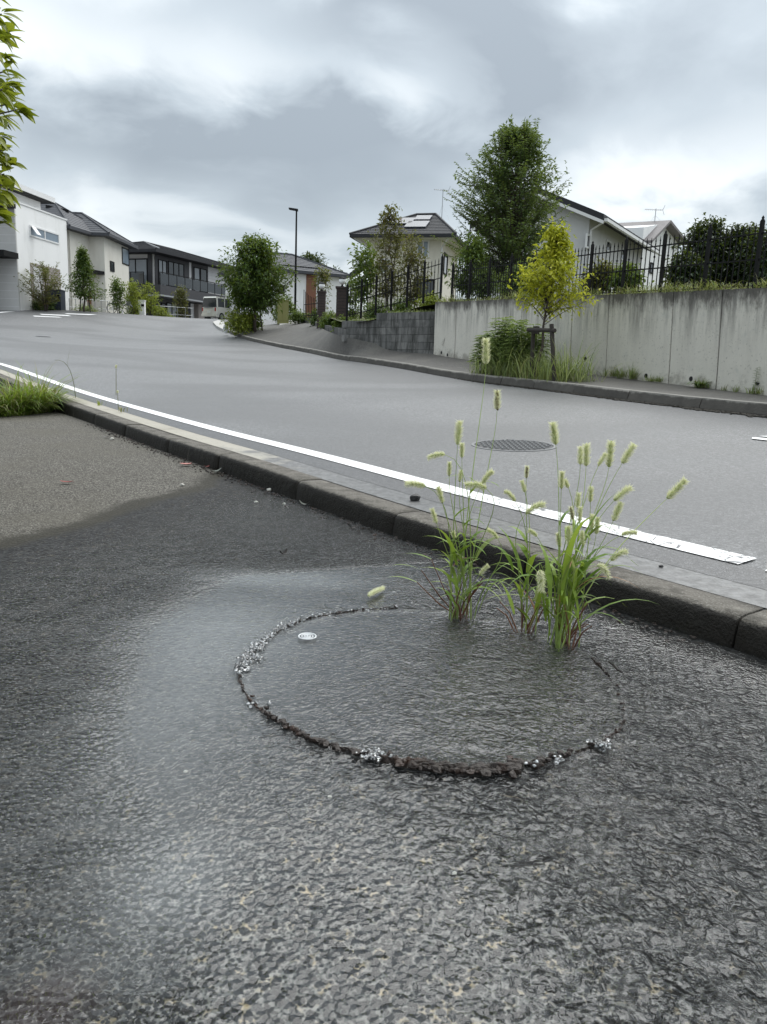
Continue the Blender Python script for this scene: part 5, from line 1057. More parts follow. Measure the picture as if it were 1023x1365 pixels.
# manhole covers
def manhole(px, py, dia, label):
    P = ground(px, py); e_ = .3; nz_ = unit(np.cross([2 * e_, 0, g1(P[0] + e_, P[1]) - g1(P[0] - e_, P[1])], [0, 2 * e_, g1(P[0], P[1] + e_) - g1(P[0], P[1] - e_)])); ux_ = unit(np.cross([0, 1, 0], nz_)); uy_ = np.cross(nz_, ux_)
    mh = thing('manhole_cover', label, 'manhole cover', P, 'iron manhole covers in the road'); L3 = lambda x, y, z: P + ux_ * x + uy_ * y + nz_ * z; r = dia / 2
    def disc(r0, r1, z0, z1, n=40): V = [L3(rr_ * math.cos(a), rr_ * math.sin(a), z) for (rr_, z) in ((r0, z0), (r0, z1), (r1, z1), (r1, z0)) for a in np.linspace(0, 2 * math.pi, n, endpoint=False)]; return MB().add(V, [(k * n + i, k * n + (i + 1) % n, (k + 1) * n + (i + 1) % n, (k + 1) * n + i) for k in range(3) for i in range(n)])
    disc(r * .93, r, -.01, .005).build('frame', MAT['manrim'], mh); disc(r * .90, r * .93, -.01, .002).build('gap', MAT['hole'], mh)
    V = [L3(0, 0, .003)] + [L3(r * .9 * math.cos(a), r * .9 * math.sin(a), .003) for a in np.linspace(0, 2 * math.pi, 40, endpoint=False)]; MB().add(V, [(0, i + 1, (i + 1) % 40 + 1) for i in range(40)]).build('cover', MAT['mandark'], mh)
    st = MB(); n_ = 7
    for i in range(-n_, n_ + 1):
        for j in range(-n_, n_ + 1):
            x, y = i * r * .12, j * r * .12
            if math.hypot(x, y) < r * .86: c, s = (1, .35) if (i + j) % 2 else (.35, 1); st.hexa([L3(x - r * .05 * c, y - r * .05 * s, .007), L3(x + r * .05 * c, y - r * .05 * s, .007), L3(x + r * .05 * c, y + r * .05 * s, .007), L3(x - r * .05 * c, y + r * .05 * s, .007), L3(x - r * .042 * c, y - r * .042 * s, .014), L3(x + r * .042 * c, y - r * .042 * s, .014), L3(x + r * .042 * c, y + r * .042 * s, .014), L3(x - r * .042 * c, y + r * .042 * s, .014)])
    st.build('tread', MAT['manrim'], mh)
MAT['manrim'] = pmat('worn_iron', (.155, .157, .16), .5, .15, 20); MAT['mandark'] = pmat('dark_iron', (.055, .056, .058), .6, .3, 30)
manhole(685, 594.5, .68, 'round iron manhole cover in the road beyond the foxtail grass'); manhole(58, 449, .62, 'distant iron manhole cover in the road, far left')
# ------------------------------------------------------------------ vegetation
def leaf_faces(mb, P, d, up, L, W, fold=.25, m=0, droop=.25):
    """a folded, pointed leaf: 6 vertices, two quads"""
    d = unit(d); sd_ = unit(np.cross(d, up)); nn = np.cross(sd_, d)
    a = P; b = P + d * L * .45 + nn * 0; c = P + d * L - nn * L * droop
    e1 = P + d * L * .42 + sd_ * W * .5 + nn * W * fold; e2 = P + d * L * .42 - sd_ * W * .5 + nn * W * fold
    mb.add([a, e1, c, e2, b - nn * L * droop * .25], [(0, 4, 1), (4, 2, 1), (0, 3, 4), (4, 3, 2)], m)
def rdir(): v = rng.normal(size=3); return v / np.linalg.norm(v)
def tree(name, label, cat, base, h, crown, leafm, n_tw, n_lf, L, W, trunk_r, z0f, bark='bark', group=None, stems=1, spray=False, droopy=.3, lean=(0, 0), inner=.35, stake=False, upward=.5, twig_r=None):
    """crown: list of (height fraction, radius) giving the outline; leaves sit on twigs that reach that outline"""
    base = np.asarray(base, float); t = thing(name, label, cat, base, group); cf = np.array(crown, float)
    Rf = lambda f: np.interp(f, cf[:, 0], cf[:, 1])
    bm_ = MB(); lean = np.array([*lean, 0.0]); axes = []
    for s_ in range(stems):
        a = 2 * math.pi * s_ / max(stems, 1) + .5; sp = (0.0 if stems == 1 else .10 * h); of = np.array([math.cos(a), math.sin(a), 0]) * sp
        pts = [base + of * .15 - (0, 0, .15)] + [base + of * (.2 + .8 * f) + lean * f * h + np.array([random.gauss(0, .012), random.gauss(0, .012), 0]) * h + np.array([0, 0, f * h * .93]) for f in np.linspace(.08, 1, 7)]
        bm_.tube(pts, np.linspace(trunk_r, trunk_r * .12, 8), 7); axes.append(np.array(pts))
    lm = MB(); tw = MB()
    for i in range(n_tw):
        f = z0f + (1 - z0f) * (rng.random() ** .85); a = rng.random() * 2 * math.pi; R = Rf(f) * (.60 + .85 * vnoise(np.array([a * 1.3]), np.array([f * 5]), 1.7, int(h * 10) % 50)[0])
        rr = R * (inner + (1 - inner) * rng.random() ** .55); sp_i = spray and rr > .8 * R
        E = base + lean * f * h + np.array([math.cos(a) * rr, math.sin(a) * rr, f * h + rng.normal() * .02 * h])
        ax = axes[i % stems]; fs = max(z0f * .85, f - (.10 + upward * rr / h)); k = np.argmin(abs(ax[:, 2] - (base[2] + fs * h))); S = ax[k] + (ax[min(k + 1, 7)] - ax[k]) * rng.random()
        mid_ = (S + E) / 2 + np.array([0, 0, -.03 * h * (1 if upward > .3 else -1)]) + rdir() * .02 * h
        ts_ = np.linspace(0, 1, 5); C = [(1 - q) ** 2 * S + 2 * q * (1 - q) * mid_ + q * q * E for q in ts_]
        r0 = (twig_r or trunk_r * .22) * (.5 + .8 * (1 - f)); tw.tube(C, np.linspace(r0, r0 * .25, 5), 4, False)
        dE = unit(C[-1] - C[-2])
        for j in range(n_lf):
            q = 1 - .62 * rng.random() ** 1.3 if not sp_i else 1 - .5 * j / n_lf
            P = (1 - q) ** 2 * S + 2 * q * (1 - q) * mid_ + q * q * E
            if not sp_i: P = P + rdir() * L * (.4 + 1.9 * rng.random())
            side = unit(np.cross(dE, (0, 0, 1)) + 1e-6) * (1 if j % 2 else -1)
            d = (side * .9 + dE * .6 + rdir() * .25) if sp_i else (rdir() * .9 + dE * .5 + unit(np.array([math.cos(a), math.sin(a), 0])) * .4)
            d = d - np.array([0, 0, droopy * (.5 + rng.random())]); upv = np.array([0, 0, 1.]) + rdir() * .5
            l_ = L * (.65 + .7 * rng.random()); leaf_faces(lm, P, d, upv, l_, W * l_ / L, .2)
    tk = bm_.build('trunk', MAT[bark], t, smooth=True); tw.build('branches', MAT[bark], t); cr = lm.build('crown', MAT[leafm], t)
    if stake:
        for sx_ in (-.35, .35):
            q = base + np.array([sx_, .1, 0]); MB().tube([q - (0, 0, .1), q * 1 + np.array([-sx_ * .4, 0, stake])], .035, 6).build('stake', MAT['stake'], t)
        MB().tube([base + (-.3, .05, stake * .85), base + (.3, .05, stake * .85)], .03, 6).build('cross_bar', MAT['stake'], t)
    return t
def tpx(name, label, cat, px, pyb, pyt, Y, crown_px, leafm, n_tw, n_lf, L, W, tr, z0f, zmin=None, **kw):
    b_ = at(px, pyb, Y); tp = at(px, pyt, Y); s_ = scl(Y); hh_ = tp[2] - b_[2]; base = b_.copy()
    return tree(name, label, cat, base, hh_, [(f, r * s_) for f, r in crown_px], leafm, n_tw, n_lf, L, W, tr, z0f, **kw)

# the big tree behind the wall, the yellow street tree in front of it
tpx('broadleaf_tree', 'tall dark green tree rising behind the fence, highest tree in view', 'tree', 672, 400, 168, 23, [(0, 13), (.1, 33), (.18, 56), (.30, 68), (.5, 72), (.64, 74), (.75, 68), (.86, 52), (.94, 32), (1, 12)], 'leaf_dark', 700, 27, .12, .05, .07, .14, bark='bark', stems=4, spray=True, droopy=.1, inner=.3, upward=.45, lean=(.012, 0))
def fks(px, py, Y): P = at(px, py, Y); return FS[np.argmin(((FK[:, :2] - P[None, :2]) ** 2).sum(1))]
def fkp(q, o, z=.13): P = np.array([np.interp(q, FS, FK[:, j]) for j in range(3)]); nn = unit([np.interp(q, FS, FN[:, j]) for j in range(2)]); return np.array([*(P[:2] + nn * o), P[2] + z])
yb = at(713, 502, 13.1); yt = at(728, 303, yb[1]); s_ = scl(yb[1]); print('ytree', yb)
ytree = tree('young_tree', 'young yellow green tree held by a wooden stake frame at the kerb', 'tree', yb, (yt[2] - yb[2]) * .97, [(0, 0), (.40, 8), (.46, 40), (.54, 52), (.66, 50), (.80, 36), (.90, 24), (1, 8)][0:8] and [(f, r * s_) for f, r in [(0, 0), (.44, 14), (.5, 44), (.58, 52), (.70, 46), (.80, 36), (.88, 20), (1, 6)]], 'leaf_yellow', 135, 22, .09, .042, .032, .50, lean=(.09, 0), inner=.3, upward=.25, droopy=.1, twig_r=.008)
st = thing('tree_stake_frame', 'dark weathered wooden stake frame supporting the young yellow tree', 'tree stake', yb)
yY = yb[1]; wp = [at(708.5, 502, yY + .1), at(711.5, 437, yY + .1)]; MB().tube(wp, .035, 8).build('stake', MAT['stake'], st)
q5 = at(740.5, 508, 12.3); wp = [q5 - (0, 0, .1), at(735.5, 432, q5[1] + .1)]; MB().tube(wp, .036, 8).build('stake', MAT['stake'], st)
wp = [at(704, 439.5, yY - .06), at(740, 440.5, q5[1] + .02)]; MB().tube(wp, .034, 8).build('cross_bar', MAT['stake'], st)
MB().lathe([(.055, -.06), (.06, 0), (.055, .06)], at(715, 440, yY - .02), 10).build('trunk_wrap', MAT['stake'], st)

tpx('street_tree', 'round dark green street tree on the sidewalk corner, propped by stakes', 'tree', 340, 438, 319, 37.5, [(0, 0), (.18, 10), (.24, 30), (.34, 38), (.5, 44), (.7, 43), (.85, 34), (.95, 22), (1, 10)], 'leaf_round', 420, 26, .17, .085, .09, .22, inner=.25, upward=.4, stake=1.0)
tpx('conical_tree', 'small cone shaped green tree in front of the beige house', 'tree', 113, 417, 334, 48, [(0, 0), (.24, 6), (.30, 30), (.40, 28), (.55, 18), (.7, 11), (.85, 6), (1, 1)], 'leaf_round', 260, 20, .13, .075, .07, .25, inner=.15, upward=.15, stake=1.2)
tpx('cherry_shrub', 'sparse twiggy olive shrub in front of the white house doorway', 'shrub', 61, 412, 350, 46.5, [(0, 2), (.15, 12), (.35, 24), (.6, 30), (.8, 26), (1, 15)], 'leaf_olive', 110, 16, .17, .07, .05, .1, stems=4, spray=True, droopy=-.1, inner=.5, upward=.9)
for px, pyb, pyt, Y, r, lm_, lab, nm in ((158, 417, 372, 51, 7, 'leaf_mid', 'slim upright shrub against the beige house wall', 'columnar_shrub'), (178, 419, 376, 54, 10, 'leaf_lime', 'light green feathery shrub at the corner of the beige house', 'shrub'), (200, 421, 378, 57, 13, 'leaf_lime', 'bushy light green shrub left of the black house window', 'shrub'), (242, 424, 384, 59, 9, 'leaf_olive', 'narrow upright browning shrub before the black house', 'columnar_shrub'), (379, 430, 396, 42.5, 14, 'leaf_mid', 'green shrub just left of the olive cabinet', 'shrub'), (318, 441, 414, 37.2, 17, 'leaf_lime', 'low lime green bush at the foot of the round street tree', 'shrub'), (335, 441, 420, 38.5, 12, 'leaf_mid', 'mid green bush right behind the lime one under the street tree', 'shrub')):
    tpx(nm, lab, 'shrub', px, pyb, pyt, Y, [(0, r * .5), (.25, r * .95), (.6, r), (.85, r * .7), (1, r * .3)], lm_, 70, 18, .16, .075, .03, .05, stems=2, inner=.3, upward=.6, group='garden shrubs along the street')
for px, pyb, pyt, Y, r, lm_, lab in ((48, 413, 402, 47.5, 11, 'leaf_dark', 'low dark hedge bush beneath the olive shrub, left'), (66, 414, 404, 48, 9, 'leaf_dark', 'low dark hedge bush beside the blue bin'), (180, 421, 408, 55.5, 10, 'leaf_dark', 'low dark bush left of the white letterbox post'), (215, 424, 411, 57, 16, 'leaf_lime', 'low spreading pale green plants right of the letterbox post'), (117, 418, 409, 49.5, 17, 'blade_weed', 'low weedy plants at the foot of the cone shaped tree')):
    tpx('low_shrub', lab, 'shrub', px, pyb, pyt, Y, [(0, r), (.5, r), (1, r * .6)], lm_, 50, 14, .14, .07, .02, .02, inner=.1, upward=.4, group='low bushes along the street')
# behind the block wall
tpx('slender_tree', 'thin browning tree with sparse leaves before the cream house', 'tree', 517, 432, 277, 26, [(0, 0), (.25, 10), (.4, 22), (.6, 28), (.75, 22), (.9, 10), (1, 4)], 'leaf_brown', 120, 13, .13, .065, .04, .25, stems=3, inner=.4, upward=.9, droopy=.4)
tpx('slender_tree', 'thin browning tree right of a taller one, by the cream house window', 'tree', 549, 425, 312, 24.5, [(0, 0), (.2, 8), (.4, 18), (.7, 20), (.9, 10), (1, 4)], 'leaf_brown', 90, 13, .12, .06, .035, .2, stems=2, inner=.4, upward=.9, droopy=.4)
tpx('slender_tree', 'small green tree with broad leaves left of the cream house', 'tree', 488, 430, 328, 27, [(0, 0), (.3, 8), (.5, 14), (.75, 20), (1, 9)], 'leaf_mid', 60, 14, .16, .10, .03, .3, inner=.5, upward=.4, lean=(-.04, 0))
tpx('slender_tree', 'light leafy young tree beside the white globe pillars', 'tree', 428, 428, 358, 33, [(0, 0), (.3, 8), (.55, 12), (.8, 10), (1, 4)], 'leaf_olive', 60, 12, .12, .06, .03, .25, inner=.4, upward=.7)
tpx('leafy_tree', 'bushy yellowish green tree between the cream house and the tall tree', 'tree', 625, 398, 318, 21.5, [(0, 14), (.2, 24), (.5, 27), (.8, 18), (1, 7)], 'leaf_mid', 150, 18, .11, .05, .04, .1, stems=2, inner=.25, upward=.6)
tpx('pine_tree', 'distant dark pine with flat layered crown above the low white house', 'tree', 415, 420, 344, 92, [(0, 0), (.55, 0), (.66, 14), (.74, 22), (.8, 8), (.9, 14), (1, 5)], 'leaf_ever', 120, 22, .42, .16, .2, .6, inner=.2, upward=.1, droopy=0)
tpx('pine_tree', 'distant dark tree crown between the white house and the gate pillar', 'tree', 440, 415, 362, 90, [(0, 8), (.6, 16), (.8, 16), (1, 7)], 'leaf_ever', 70, 22, .42, .16, .2, .4, inner=.2, upward=.1, droopy=0)
for px, pyb, pyt, Y, r, lm_, lab in ((645, 394, 362, 21, 20, 'leaf_dark', 'dark shrub behind the fence at the left foot of the tall tree'), (690, 393, 358, 19, 24, 'leaf_dark', 'dark shrub behind the fence hidden partly by the yellow tree'), (800, 386, 356, 15, 20, 'leaf_olive', 'olive twiggy shrub behind the fence below the grey gable'), (835, 385, 362, 14.5, 18, 'leaf_mid', 'light green shrub behind the fence below the white gable'), (575, 420, 396, 23, 22, 'leaf_lime', 'lime green shrub behind the lower fence near the dark window'), (535, 428, 402, 24, 20, 'leaf_mid', 'mid green shrub behind the lower fence at its middle'), (500, 430, 405, 25, 18, 'leaf_dark', 'dark shrub behind the lower fence at its left end'), (470, 428, 372, 30, 16, 'leaf_mid', 'tall round green shrub right of the wide gate pillar')):
    tpx('garden_shrub', lab, 'shrub', px, pyb, pyt, Y, [(0, r * .7), (.4, r), (.75, r * .8), (1, r * .35)], lm_, 80, 20, .095, .045, .025, .05, stems=2, inner=.2, upward=.6, group='shrubs behind the iron fences')
for px, pyb, pyt, Y, r, lab in ((935, 384, 296, 17.0, 36, 'dark evergreen tree behind the fence, right of the white gable'), (985, 384, 306, 16.5, 36, 'second dark evergreen behind the fence, between two thick posts'), (1035, 386, 300, 15.5, 40, 'rightmost dark evergreen tree behind the fence'), (912, 384, 345, 16, 20, 'low dark evergreen bush at the left foot of the evergreens')):
    tpx('evergreen_tree', lab, 'tree', px, pyb, pyt, Y, [(0, r * .9), (.3, r), (.65, r * .95), (.85, r * .7), (1, r * .3)], 'leaf_ever', 230, 26, .09, .05, .05, .02, inner=.25, upward=.5, group='evergreens behind the iron fence')
# planter hedges along the upper sidewalk
for px, pyb, pyt, Y, r, lab in ((398, 427, 417, 39, 14, 'low clipped hedge clump at the gate, nearest the lamp post'), (425, 431, 416, 34, 14, 'low hedge clump before the narrow gate pillar'), (442, 438, 420, 30, 16, 'low hedge clump before the wide gate pillar'), (460, 442, 426, 26.5, 13, 'low hedge clump next to the block wall')):
    tpx('hedge_clump', lab, 'hedge', px, pyb, pyt, Y, [(0, r), (.5, r), (1, r * .7)], 'leaf_mid', 90, 18, .10, .05, .02, .02, inner=.1, upward=.4, group='hedge clumps along the upper sidewalk')
# low stone edging under the hedges
ed = thing('planter_edging', 'low dark stone edging under the hedge clumps', 'planter edging', BL2)
EP = [at(464, 450, 22.6), at(447, 446, 26), at(432, 441.5, 30), at(420, 436, 33.5), at(418, 431, 36), at(398, 429, 41)]
EPs = resample(catmull(np.array(EP), 8), .45)
for a, b in zip(EPs[:-1], EPs[1:]):
    d = unit((b - a)[:2]); nn = np.array([d[1], -d[0]]); nn = nn if nn[0] > 0 else -nn; a2 = a + (b - a) * .03; b2 = b - (b - a) * .03; hz = .24
    MB().hexa([(*a2[:2], a2[2] - .15), (*b2[:2], b2[2] - .15), (*(b2[:2] + nn * .2), b2[2] - .15), (*(a2[:2] + nn * .2), a2[2] - .15), (*a2[:2], a2[2] + hz), (*b2[:2], b2[2] + hz), (*(b2[:2] + nn * .2), b2[2] + hz), (*(a2[:2] + nn * .2), a2[2] + hz)]).build('stone', MAT['block'], ed)

# blades of grass
def blade(mb, P, d, L, W, bend=.5, n=4, fold=0.0):
    """arching blade from P, first along d then falling over"""
    d = unit(d); h_ = np.array([d[0], d[1], 0]); h_ = unit(h_ if np.linalg.norm(h_) > .05 else rdir() * (1, 1, 0)); sd_ = np.array([-h_[1], h_[0], 0]); tw_ = rng.normal() * .5; sd_ = unit(sd_ + h_ * tw_)
    pts = []; p_ = np.array(P, float); v = d.copy()
    for k in range(n + 1):
        pts.append(p_.copy()); p_ = p_ + v * L / n; v = unit(v + (h_ * .6 + np.array([0, 0, -1.0])) * bend / n * (1 + k * .5))
    V = []
    for k, q in enumerate(pts):
        f = k / n; w2 = W * .5 * (min(1, .45 + 2.2 * f) if f < .35 else 1) * (1 - max(0, f - .35) / .65) ** .8
        V += [q - sd_ * w2, q + sd_ * w2] if k < n else [q]
    F = [(2 * k, 2 * k + 1, 2 * k + 3, 2 * k + 2) for k in range(n - 1)] + [(2 * n - 2, 2 * n - 1, 2 * n)]
    mb.add(V, F)
def tuft(mb, P, n, L0, L1, W, spread=.06, lean=.5, bend=.7, seg=4):
    for _ in range(n):
        a = rng.random() * 2 * math.pi; q = np.array(P) + np.array([rng.normal() * spread, rng.normal() * spread, 0]); l_ = lean * rng.random()
        blade(mb, q, np.array([math.cos(a) * l_, math.sin(a) * l_, 1]), random.uniform(L0, L1), W * random.uniform(.6, 1.2), bend * random.uniform(.3, 1.5), seg)
_fkc = np.arange(.2, FS[-1] - .2, .05)
def pxof(P): v = np.asarray(P) - EYE; return 511.5 + FPX * (v @ cR) / (v @ cF)
def fkx(px, o):                           # kerb coordinate whose point o metres in from the face stands under pixel column px
    k = [abs(pxof(fkp(q, o)) - px) for q in _fkc]; return _fkc[int(np.argmin(k))]
# weeds round the young tree
MAT['leaf_weed'] = leafmat('tall_weed_leaf', (.09, .15, .045), (.30, .38, .15), .35, .5)
wsq = [(650, 505, 13.6), (665, 507, 13.2), (680, 508, 12.9), (695, 509, 12.6), (709, 510, 12.3), (722, 511, 12.0), (738, 511, 11.8), (752, 512, 11.6)]
labs = ['leftmost grassy weed clump at the kerb, below the tall leafy weeds', 'grassy weed clump left of the young tree, under the leafy weeds', 'grassy weed clump with long arching blades left of the tree stakes', 'grassy weed clump against the left stake of the young tree', 'grassy weed clump between the two tree stakes', 'grassy weed clump at the foot of the right stake', 'pale grassy weed clump right of the stakes', 'rightmost pale grassy weed clump by the kerb']
for i, (px, py, Y) in enumerate(wsq):
    q = fkx(px, .35); P = fkp(q, .35); t = thing('weed_clump', labs[i], 'weeds', P, 'grassy weeds round the young tree')
    a = MB(); b = MB(); c = MB(); hs_ = (.6, .8, .95, .9, .8, .75, .7, .85)[i]
    for o in (.22, .4, .6): tuft(a, fkp(q + random.uniform(-.15, .15), o), 26, hs_ * .4, hs_ * 1.1, .016, .12, .8, 1.0); tuft(b, fkp(q + random.uniform(-.2, .2), o), 24, hs_ * .3, hs_ * 1.1, .010, .14, .9, .8); tuft(c, fkp(q, o), 20, .1, .35, .012, .12, .9, .9)
    [tag(q_, kind='stuff') for q_ in (a.build('blades', MAT['blade_weed'], t), b.build('pale_blades', MAT['blade_pale'], t), c.build('dry_blades', MAT['blade_dry'], t))]
for i, (px, py, pyt, Y, lab) in enumerate(((650, 500, 440, 13.5, 'tall leafy weed, leftmost of the group by the young tree'), (676, 500, 421, 13.2, 'tallest leafy weed, left of the tree stakes'), (694, 500, 428, 12.9, 'tall leafy weed nearest the left tree stake'), (666, 502, 445, 13.0, 'shorter leafy weed in front of the tallest one'))):
    q = fkx(px, .40); P = fkp(q, .40); top = at(px, pyt, P[1])[2]; t = thing('tall_weed', lab, 'weed', P, 'tall leafy weeds by the young tree'); sm_ = MB(); lf = MB(); hh_ = top - P[2]
    for k in range(11):
        bx_ = P + (random.gauss(0, .20), random.gauss(0, .12), 0); tp = bx_ + np.array([random.gauss(0, .08), random.gauss(0, .08), hh_ * random.uniform(.75, 1.0)]); sm_.tube([bx_, (bx_ + tp) / 2 + rdir() * .02, tp], [.007, .005, .002], 5)
        for j in range(40):
            f = .30 + .70 * j / 39; a = j * 2.4 + random.random(); C = bx_ + (tp - bx_) * f; d = np.array([math.cos(a), math.sin(a), .35 - .3 * random.random()]); leaf_faces(lf, C, d, (0, 0, 1), 26e-2 * (1.05 - .45 * f), .058, .1, 0, .3)
            for sg in (-1, 1): leaf_faces(lf, C + unit(d) * .04, d + np.cross(d, (0, 0, 1)) * sg * .8, (0, 0, 1), .12, .03, .1, 0, .3)
    sm_.build('stem', MAT['leaf_mid'], t); lf.build('leaves', MAT['leaf_weed'], t)
for i, (px, py, hgt_, lab) in enumerate(((818, 502, .16, 'small weed tuft at the wall base, left of two'), (848, 505, .22, 'spreading weed tuft at the wall base beside a drain hole'), (873, 508, .10, 'tiny dry weed tuft at the wall base'), (940, 517, .14, 'low weed tuft under the broad leafed plant'), (1003, 526, .12, 'weed tuft under the rightmost drain hole'))):
    s, z = wall_s(px, py); B = wall_b(s); t = thing('weed_tuft', lab, 'weeds', (*(B[:2] - wn_ * .06), B[2]), 'weed tufts along the wall base'); a = MB(); b = MB()
    for k in range(5): P = B + np.array([*(wdir * random.gauss(0, .16) - wn_ * random.uniform(.02, .12)), 0]); tuft(a, P, 14, hgt_ * .5, hgt_ * 1.5, .012, .03, .9, .7, 3); tuft(b, P, 8, hgt_ * .4, hgt_ * 1.2, .009, .03, .9, .7, 3)
    [tag(q_, kind='stuff') for q_ in (a.build('blades', MAT['blade_weed'], t), b.build('dry_blades', MAT['blade_dry'], t))]
s, z = wall_s(1010, 523); B = wall_b(s); sp_ = thing('wall_plant', 'thin upright leafy plant in front of the rightmost drain hole', 'plant', (*(B[:2] - wn_ * .06), B[2])); tp = at(1010, 490, B[1])[2]; sm_ = MB(); lf = MB(); b_ = np.array([*(B[:2] - wn_ * .06), B[2]]); sm_.tube([b_, np.array([b_[0], b_[1], tp])], [.004, .002], 5)
for j in range(22): a = j * 2.4; leaf_faces(lf, np.array([b_[0], b_[1], b_[2] + (tp - b_[2]) * (.3 + .7 * j / 21)]), (math.cos(a), math.sin(a), .3), (0, 0, 1), .06, .016, .1)
sm_.build('stem', MAT['leaf_mid'], sp_); lf.build('leaves', MAT['leaf_mid'], sp_)
# broad strappy plant
s, z = wall_s(941, 517); B = wall_b(s); b_ = np.array([*(B[:2] - wn_ * .12), B[2]]); lp = thing('strap_leaf_plant', 'dark green strap leaved plant growing at the foot of the wall', 'plant', b_)
for j in range(18):
    a = j * 2.39; mb = MB(); blade(mb, b_ + (random.gauss(0, .02), random.gauss(0, .02), 0), np.array([math.cos(a) * .8, math.sin(a) * .8, 1]), random.uniform(.22, .34), .042, 1.2, 6); mb.build('leaf', MAT['leaf_dark'], lp)
# grass fringe hanging over the top of the wall
gr = MB(); gr2 = MB()
for _ in range(8000):
    s = random.uniform(-.0, .72); dens = .35 + .65 * vnoise(np.array([s * 30]), np.array([.5]), 1, 8)[0]
    if random.random() > dens: continue
    T = wall_t(s); P = np.array([*(T[:2] + wn_ * random.uniform(-.01, .5)), T[2] - .01]); d = np.array([*(-wn_ * random.uniform(-.5, .9) + wdir * random.gauss(0, .6)), random.uniform(.15, 1.2)])
    blade(gr if random.random() < .42 else gr2, P, d, random.uniform(.08, .28) * (1.25 if dens > .7 else .7), .010, random.uniform(.6, 1.7), 3)
for _ in range(1500):
    f = random.random(); P = QA[:2] + qd * QL * f + qn * random.uniform(.05, .7); zz = top_hi - .03 if f < .56 else top_hi - .22; blade(gr, np.array([*P, zz]), rdir() * (.6, .6, .2) + (0, 0, .8), random.uniform(.08, .22), .012, random.uniform(.5, 1.6), 3)
o = gr.build('wall_grass', MAT['blade_weed']); tag(o, 'green grass and weeds growing along the top of the retaining walls', 'grass', kind='stuff'); o = gr2.build('wall_grass', MAT['blade_dry']); tag(o, 'dry brown grass hanging over the top of the concrete wall', 'grass', kind='stuff')
# grass verge by the near kerb, left edge
gv = MB(); gvd = MB(); V0 = onlot(0, 556)[:2]; V1 = onlot(47, 553)[:2]
for _ in range(3600):
    f = random.uniform(-1.2, .72); q = V0 + (V1 - V0) * f; dv = np.array([.15, 1.0]); P = q + dv * random.uniform(0, 1.4) * max(.15, min(1, 1.2 - f))
    if kdist(P[0], P[1]) > -.04: continue
    edge_ = min(1, max(.2, (P[1] - q[1]) / .35)); blade(gv if random.random() < .55 else gvd, np.array([*P, float(lotz(P[1]))]), rdir() * (.8, .8, .2) + (0, 0, .8), random.uniform(.16, .75) * edge_ * (1.3 if random.random() < .12 else .95), .014, random.uniform(.4, 1.5), 4)
o = gv.build('grass_verge', MAT['blade']); tag(o, 'tufted green grass between the dry pavement and the kerb, left edge', 'grass', kind='stuff'); o = gvd.build('grass_verge', MAT['blade_dry']); tag(o, 'drier straw coloured blades mixed into the left grass patch', 'grass', kind='stuff')
# ------------------------------------------------------------------ near tree at the left edge: its leaves one by one
NB = np.array([-2.95, 3.7, 0.0]); nt_ = thing('broadleaf_tree', 'near tree at the left edge with large yellow green leaf clusters', 'tree', NB)
mb = MB(); mb.tube([NB - (0, 0, .1), NB + (.02, 0, 1.0), NB + (-.05, .05, 2.0), NB + (.05, 0, 3.1)], [.11, .09, .075, .02], 9); mb.build('trunk', MAT['bark_grey'], nt_, smooth=True)
lv = []
for w_s in (1.0, 1.25, .8):
    q = MB(); n = 6; V = []
    for k in range(n + 1):
        f = k / n; x = f; z = -.22 * f * f; wd_ = .20 * w_s * math.sin(math.pi * min(1, f ** .8 * .97 + .02)) ** .9
        V += [(x, -wd_, z + wd_ * .35), (x, 0, z), (x, wd_, z + wd_ * .35)]
    F = [(3 * k + j, 3 * k + 3 + j, 3 * k + 4 + j, 3 * k + 1 + j) for k in range(n) for j in (0, 1)]; q.add(V, F); lv.append(q.mesh('leaf', MAT['leaf_near'], smooth=True))
clusters = []     # (pixel x, pixel y, depth)
edge = [(4, 22), (8, 50), (14, 75), (17, 95), (20, 112), (24, 138), (34, 146), (12, 158), (10, 178), (14, 200), (18, 218), (16, 232), (12, 250), (4, 268), (8, 286), (12, 296), (2, 120), (3, 70), (0, 40), (4, 205), (-2, 240)]
for x, y in edge: clusters.append((x - 10, y, 3.45 + random.uniform(-.12, .12)))
for _ in range(46): y = random.uniform(10, 300); clusters.append((random.uniform(-34, 8), y, 3.5 + random.uniform(-.3, .35)))
tw = MB(); nl = 0; rest = MB()
for i, (x, y, Y) in enumerate(clusters):
    P = at(x, y, Y); S = NB + np.array([.05, 0, max(.9, P[2] - NB[2] - .35)]); tw.tube([S, (S + P) / 2 + (0, 0, .06), P], [.012, .007, .003], 5)
    for k in range(5 if i < 21 else 4):
        a = random.uniform(-1.0, 1.0); d = unit(np.array([math.cos(a) * .9, math.sin(a) * .7 - .1, random.uniform(-.75, .45)])); L = random.uniform(.06, .095)
        X = Vector(d); Z = (Vector((0, 0, 1)) + Vector(rdir() * .55)); Yv = Z.cross(X).normalized(); Zv = X.cross(Yv).normalized(); M3 = Matrix((X, Yv, Zv)).transposed()
        inst(random.choice(lv), 'leaf', nt_, P + rdir() * .012, M3.to_euler(), L); nl += 1
tw.build('branches', MAT['bark_grey'], nt_)
for _ in range(4200):
    a = rng.random() * 2 * math.pi; zz = 1.0 + 2.6 * rng.random(); R = 1.15 * math.sin(math.pi * min(1, (zz - .75) / 3.0)) ** .6 * rng.random() ** .5; P = NB + np.array([math.cos(a) * R, math.sin(a) * R, zz])
    u_, v_ = (lambda v: (511.5 + FPX * (v @ cR) / (v @ cF), 0))(P - EYE)
    if u_ > 6: continue
    leaf_faces(rest, P, rdir() + (0, 0, -.3), (0, 0, 1), .10, .035, .2)
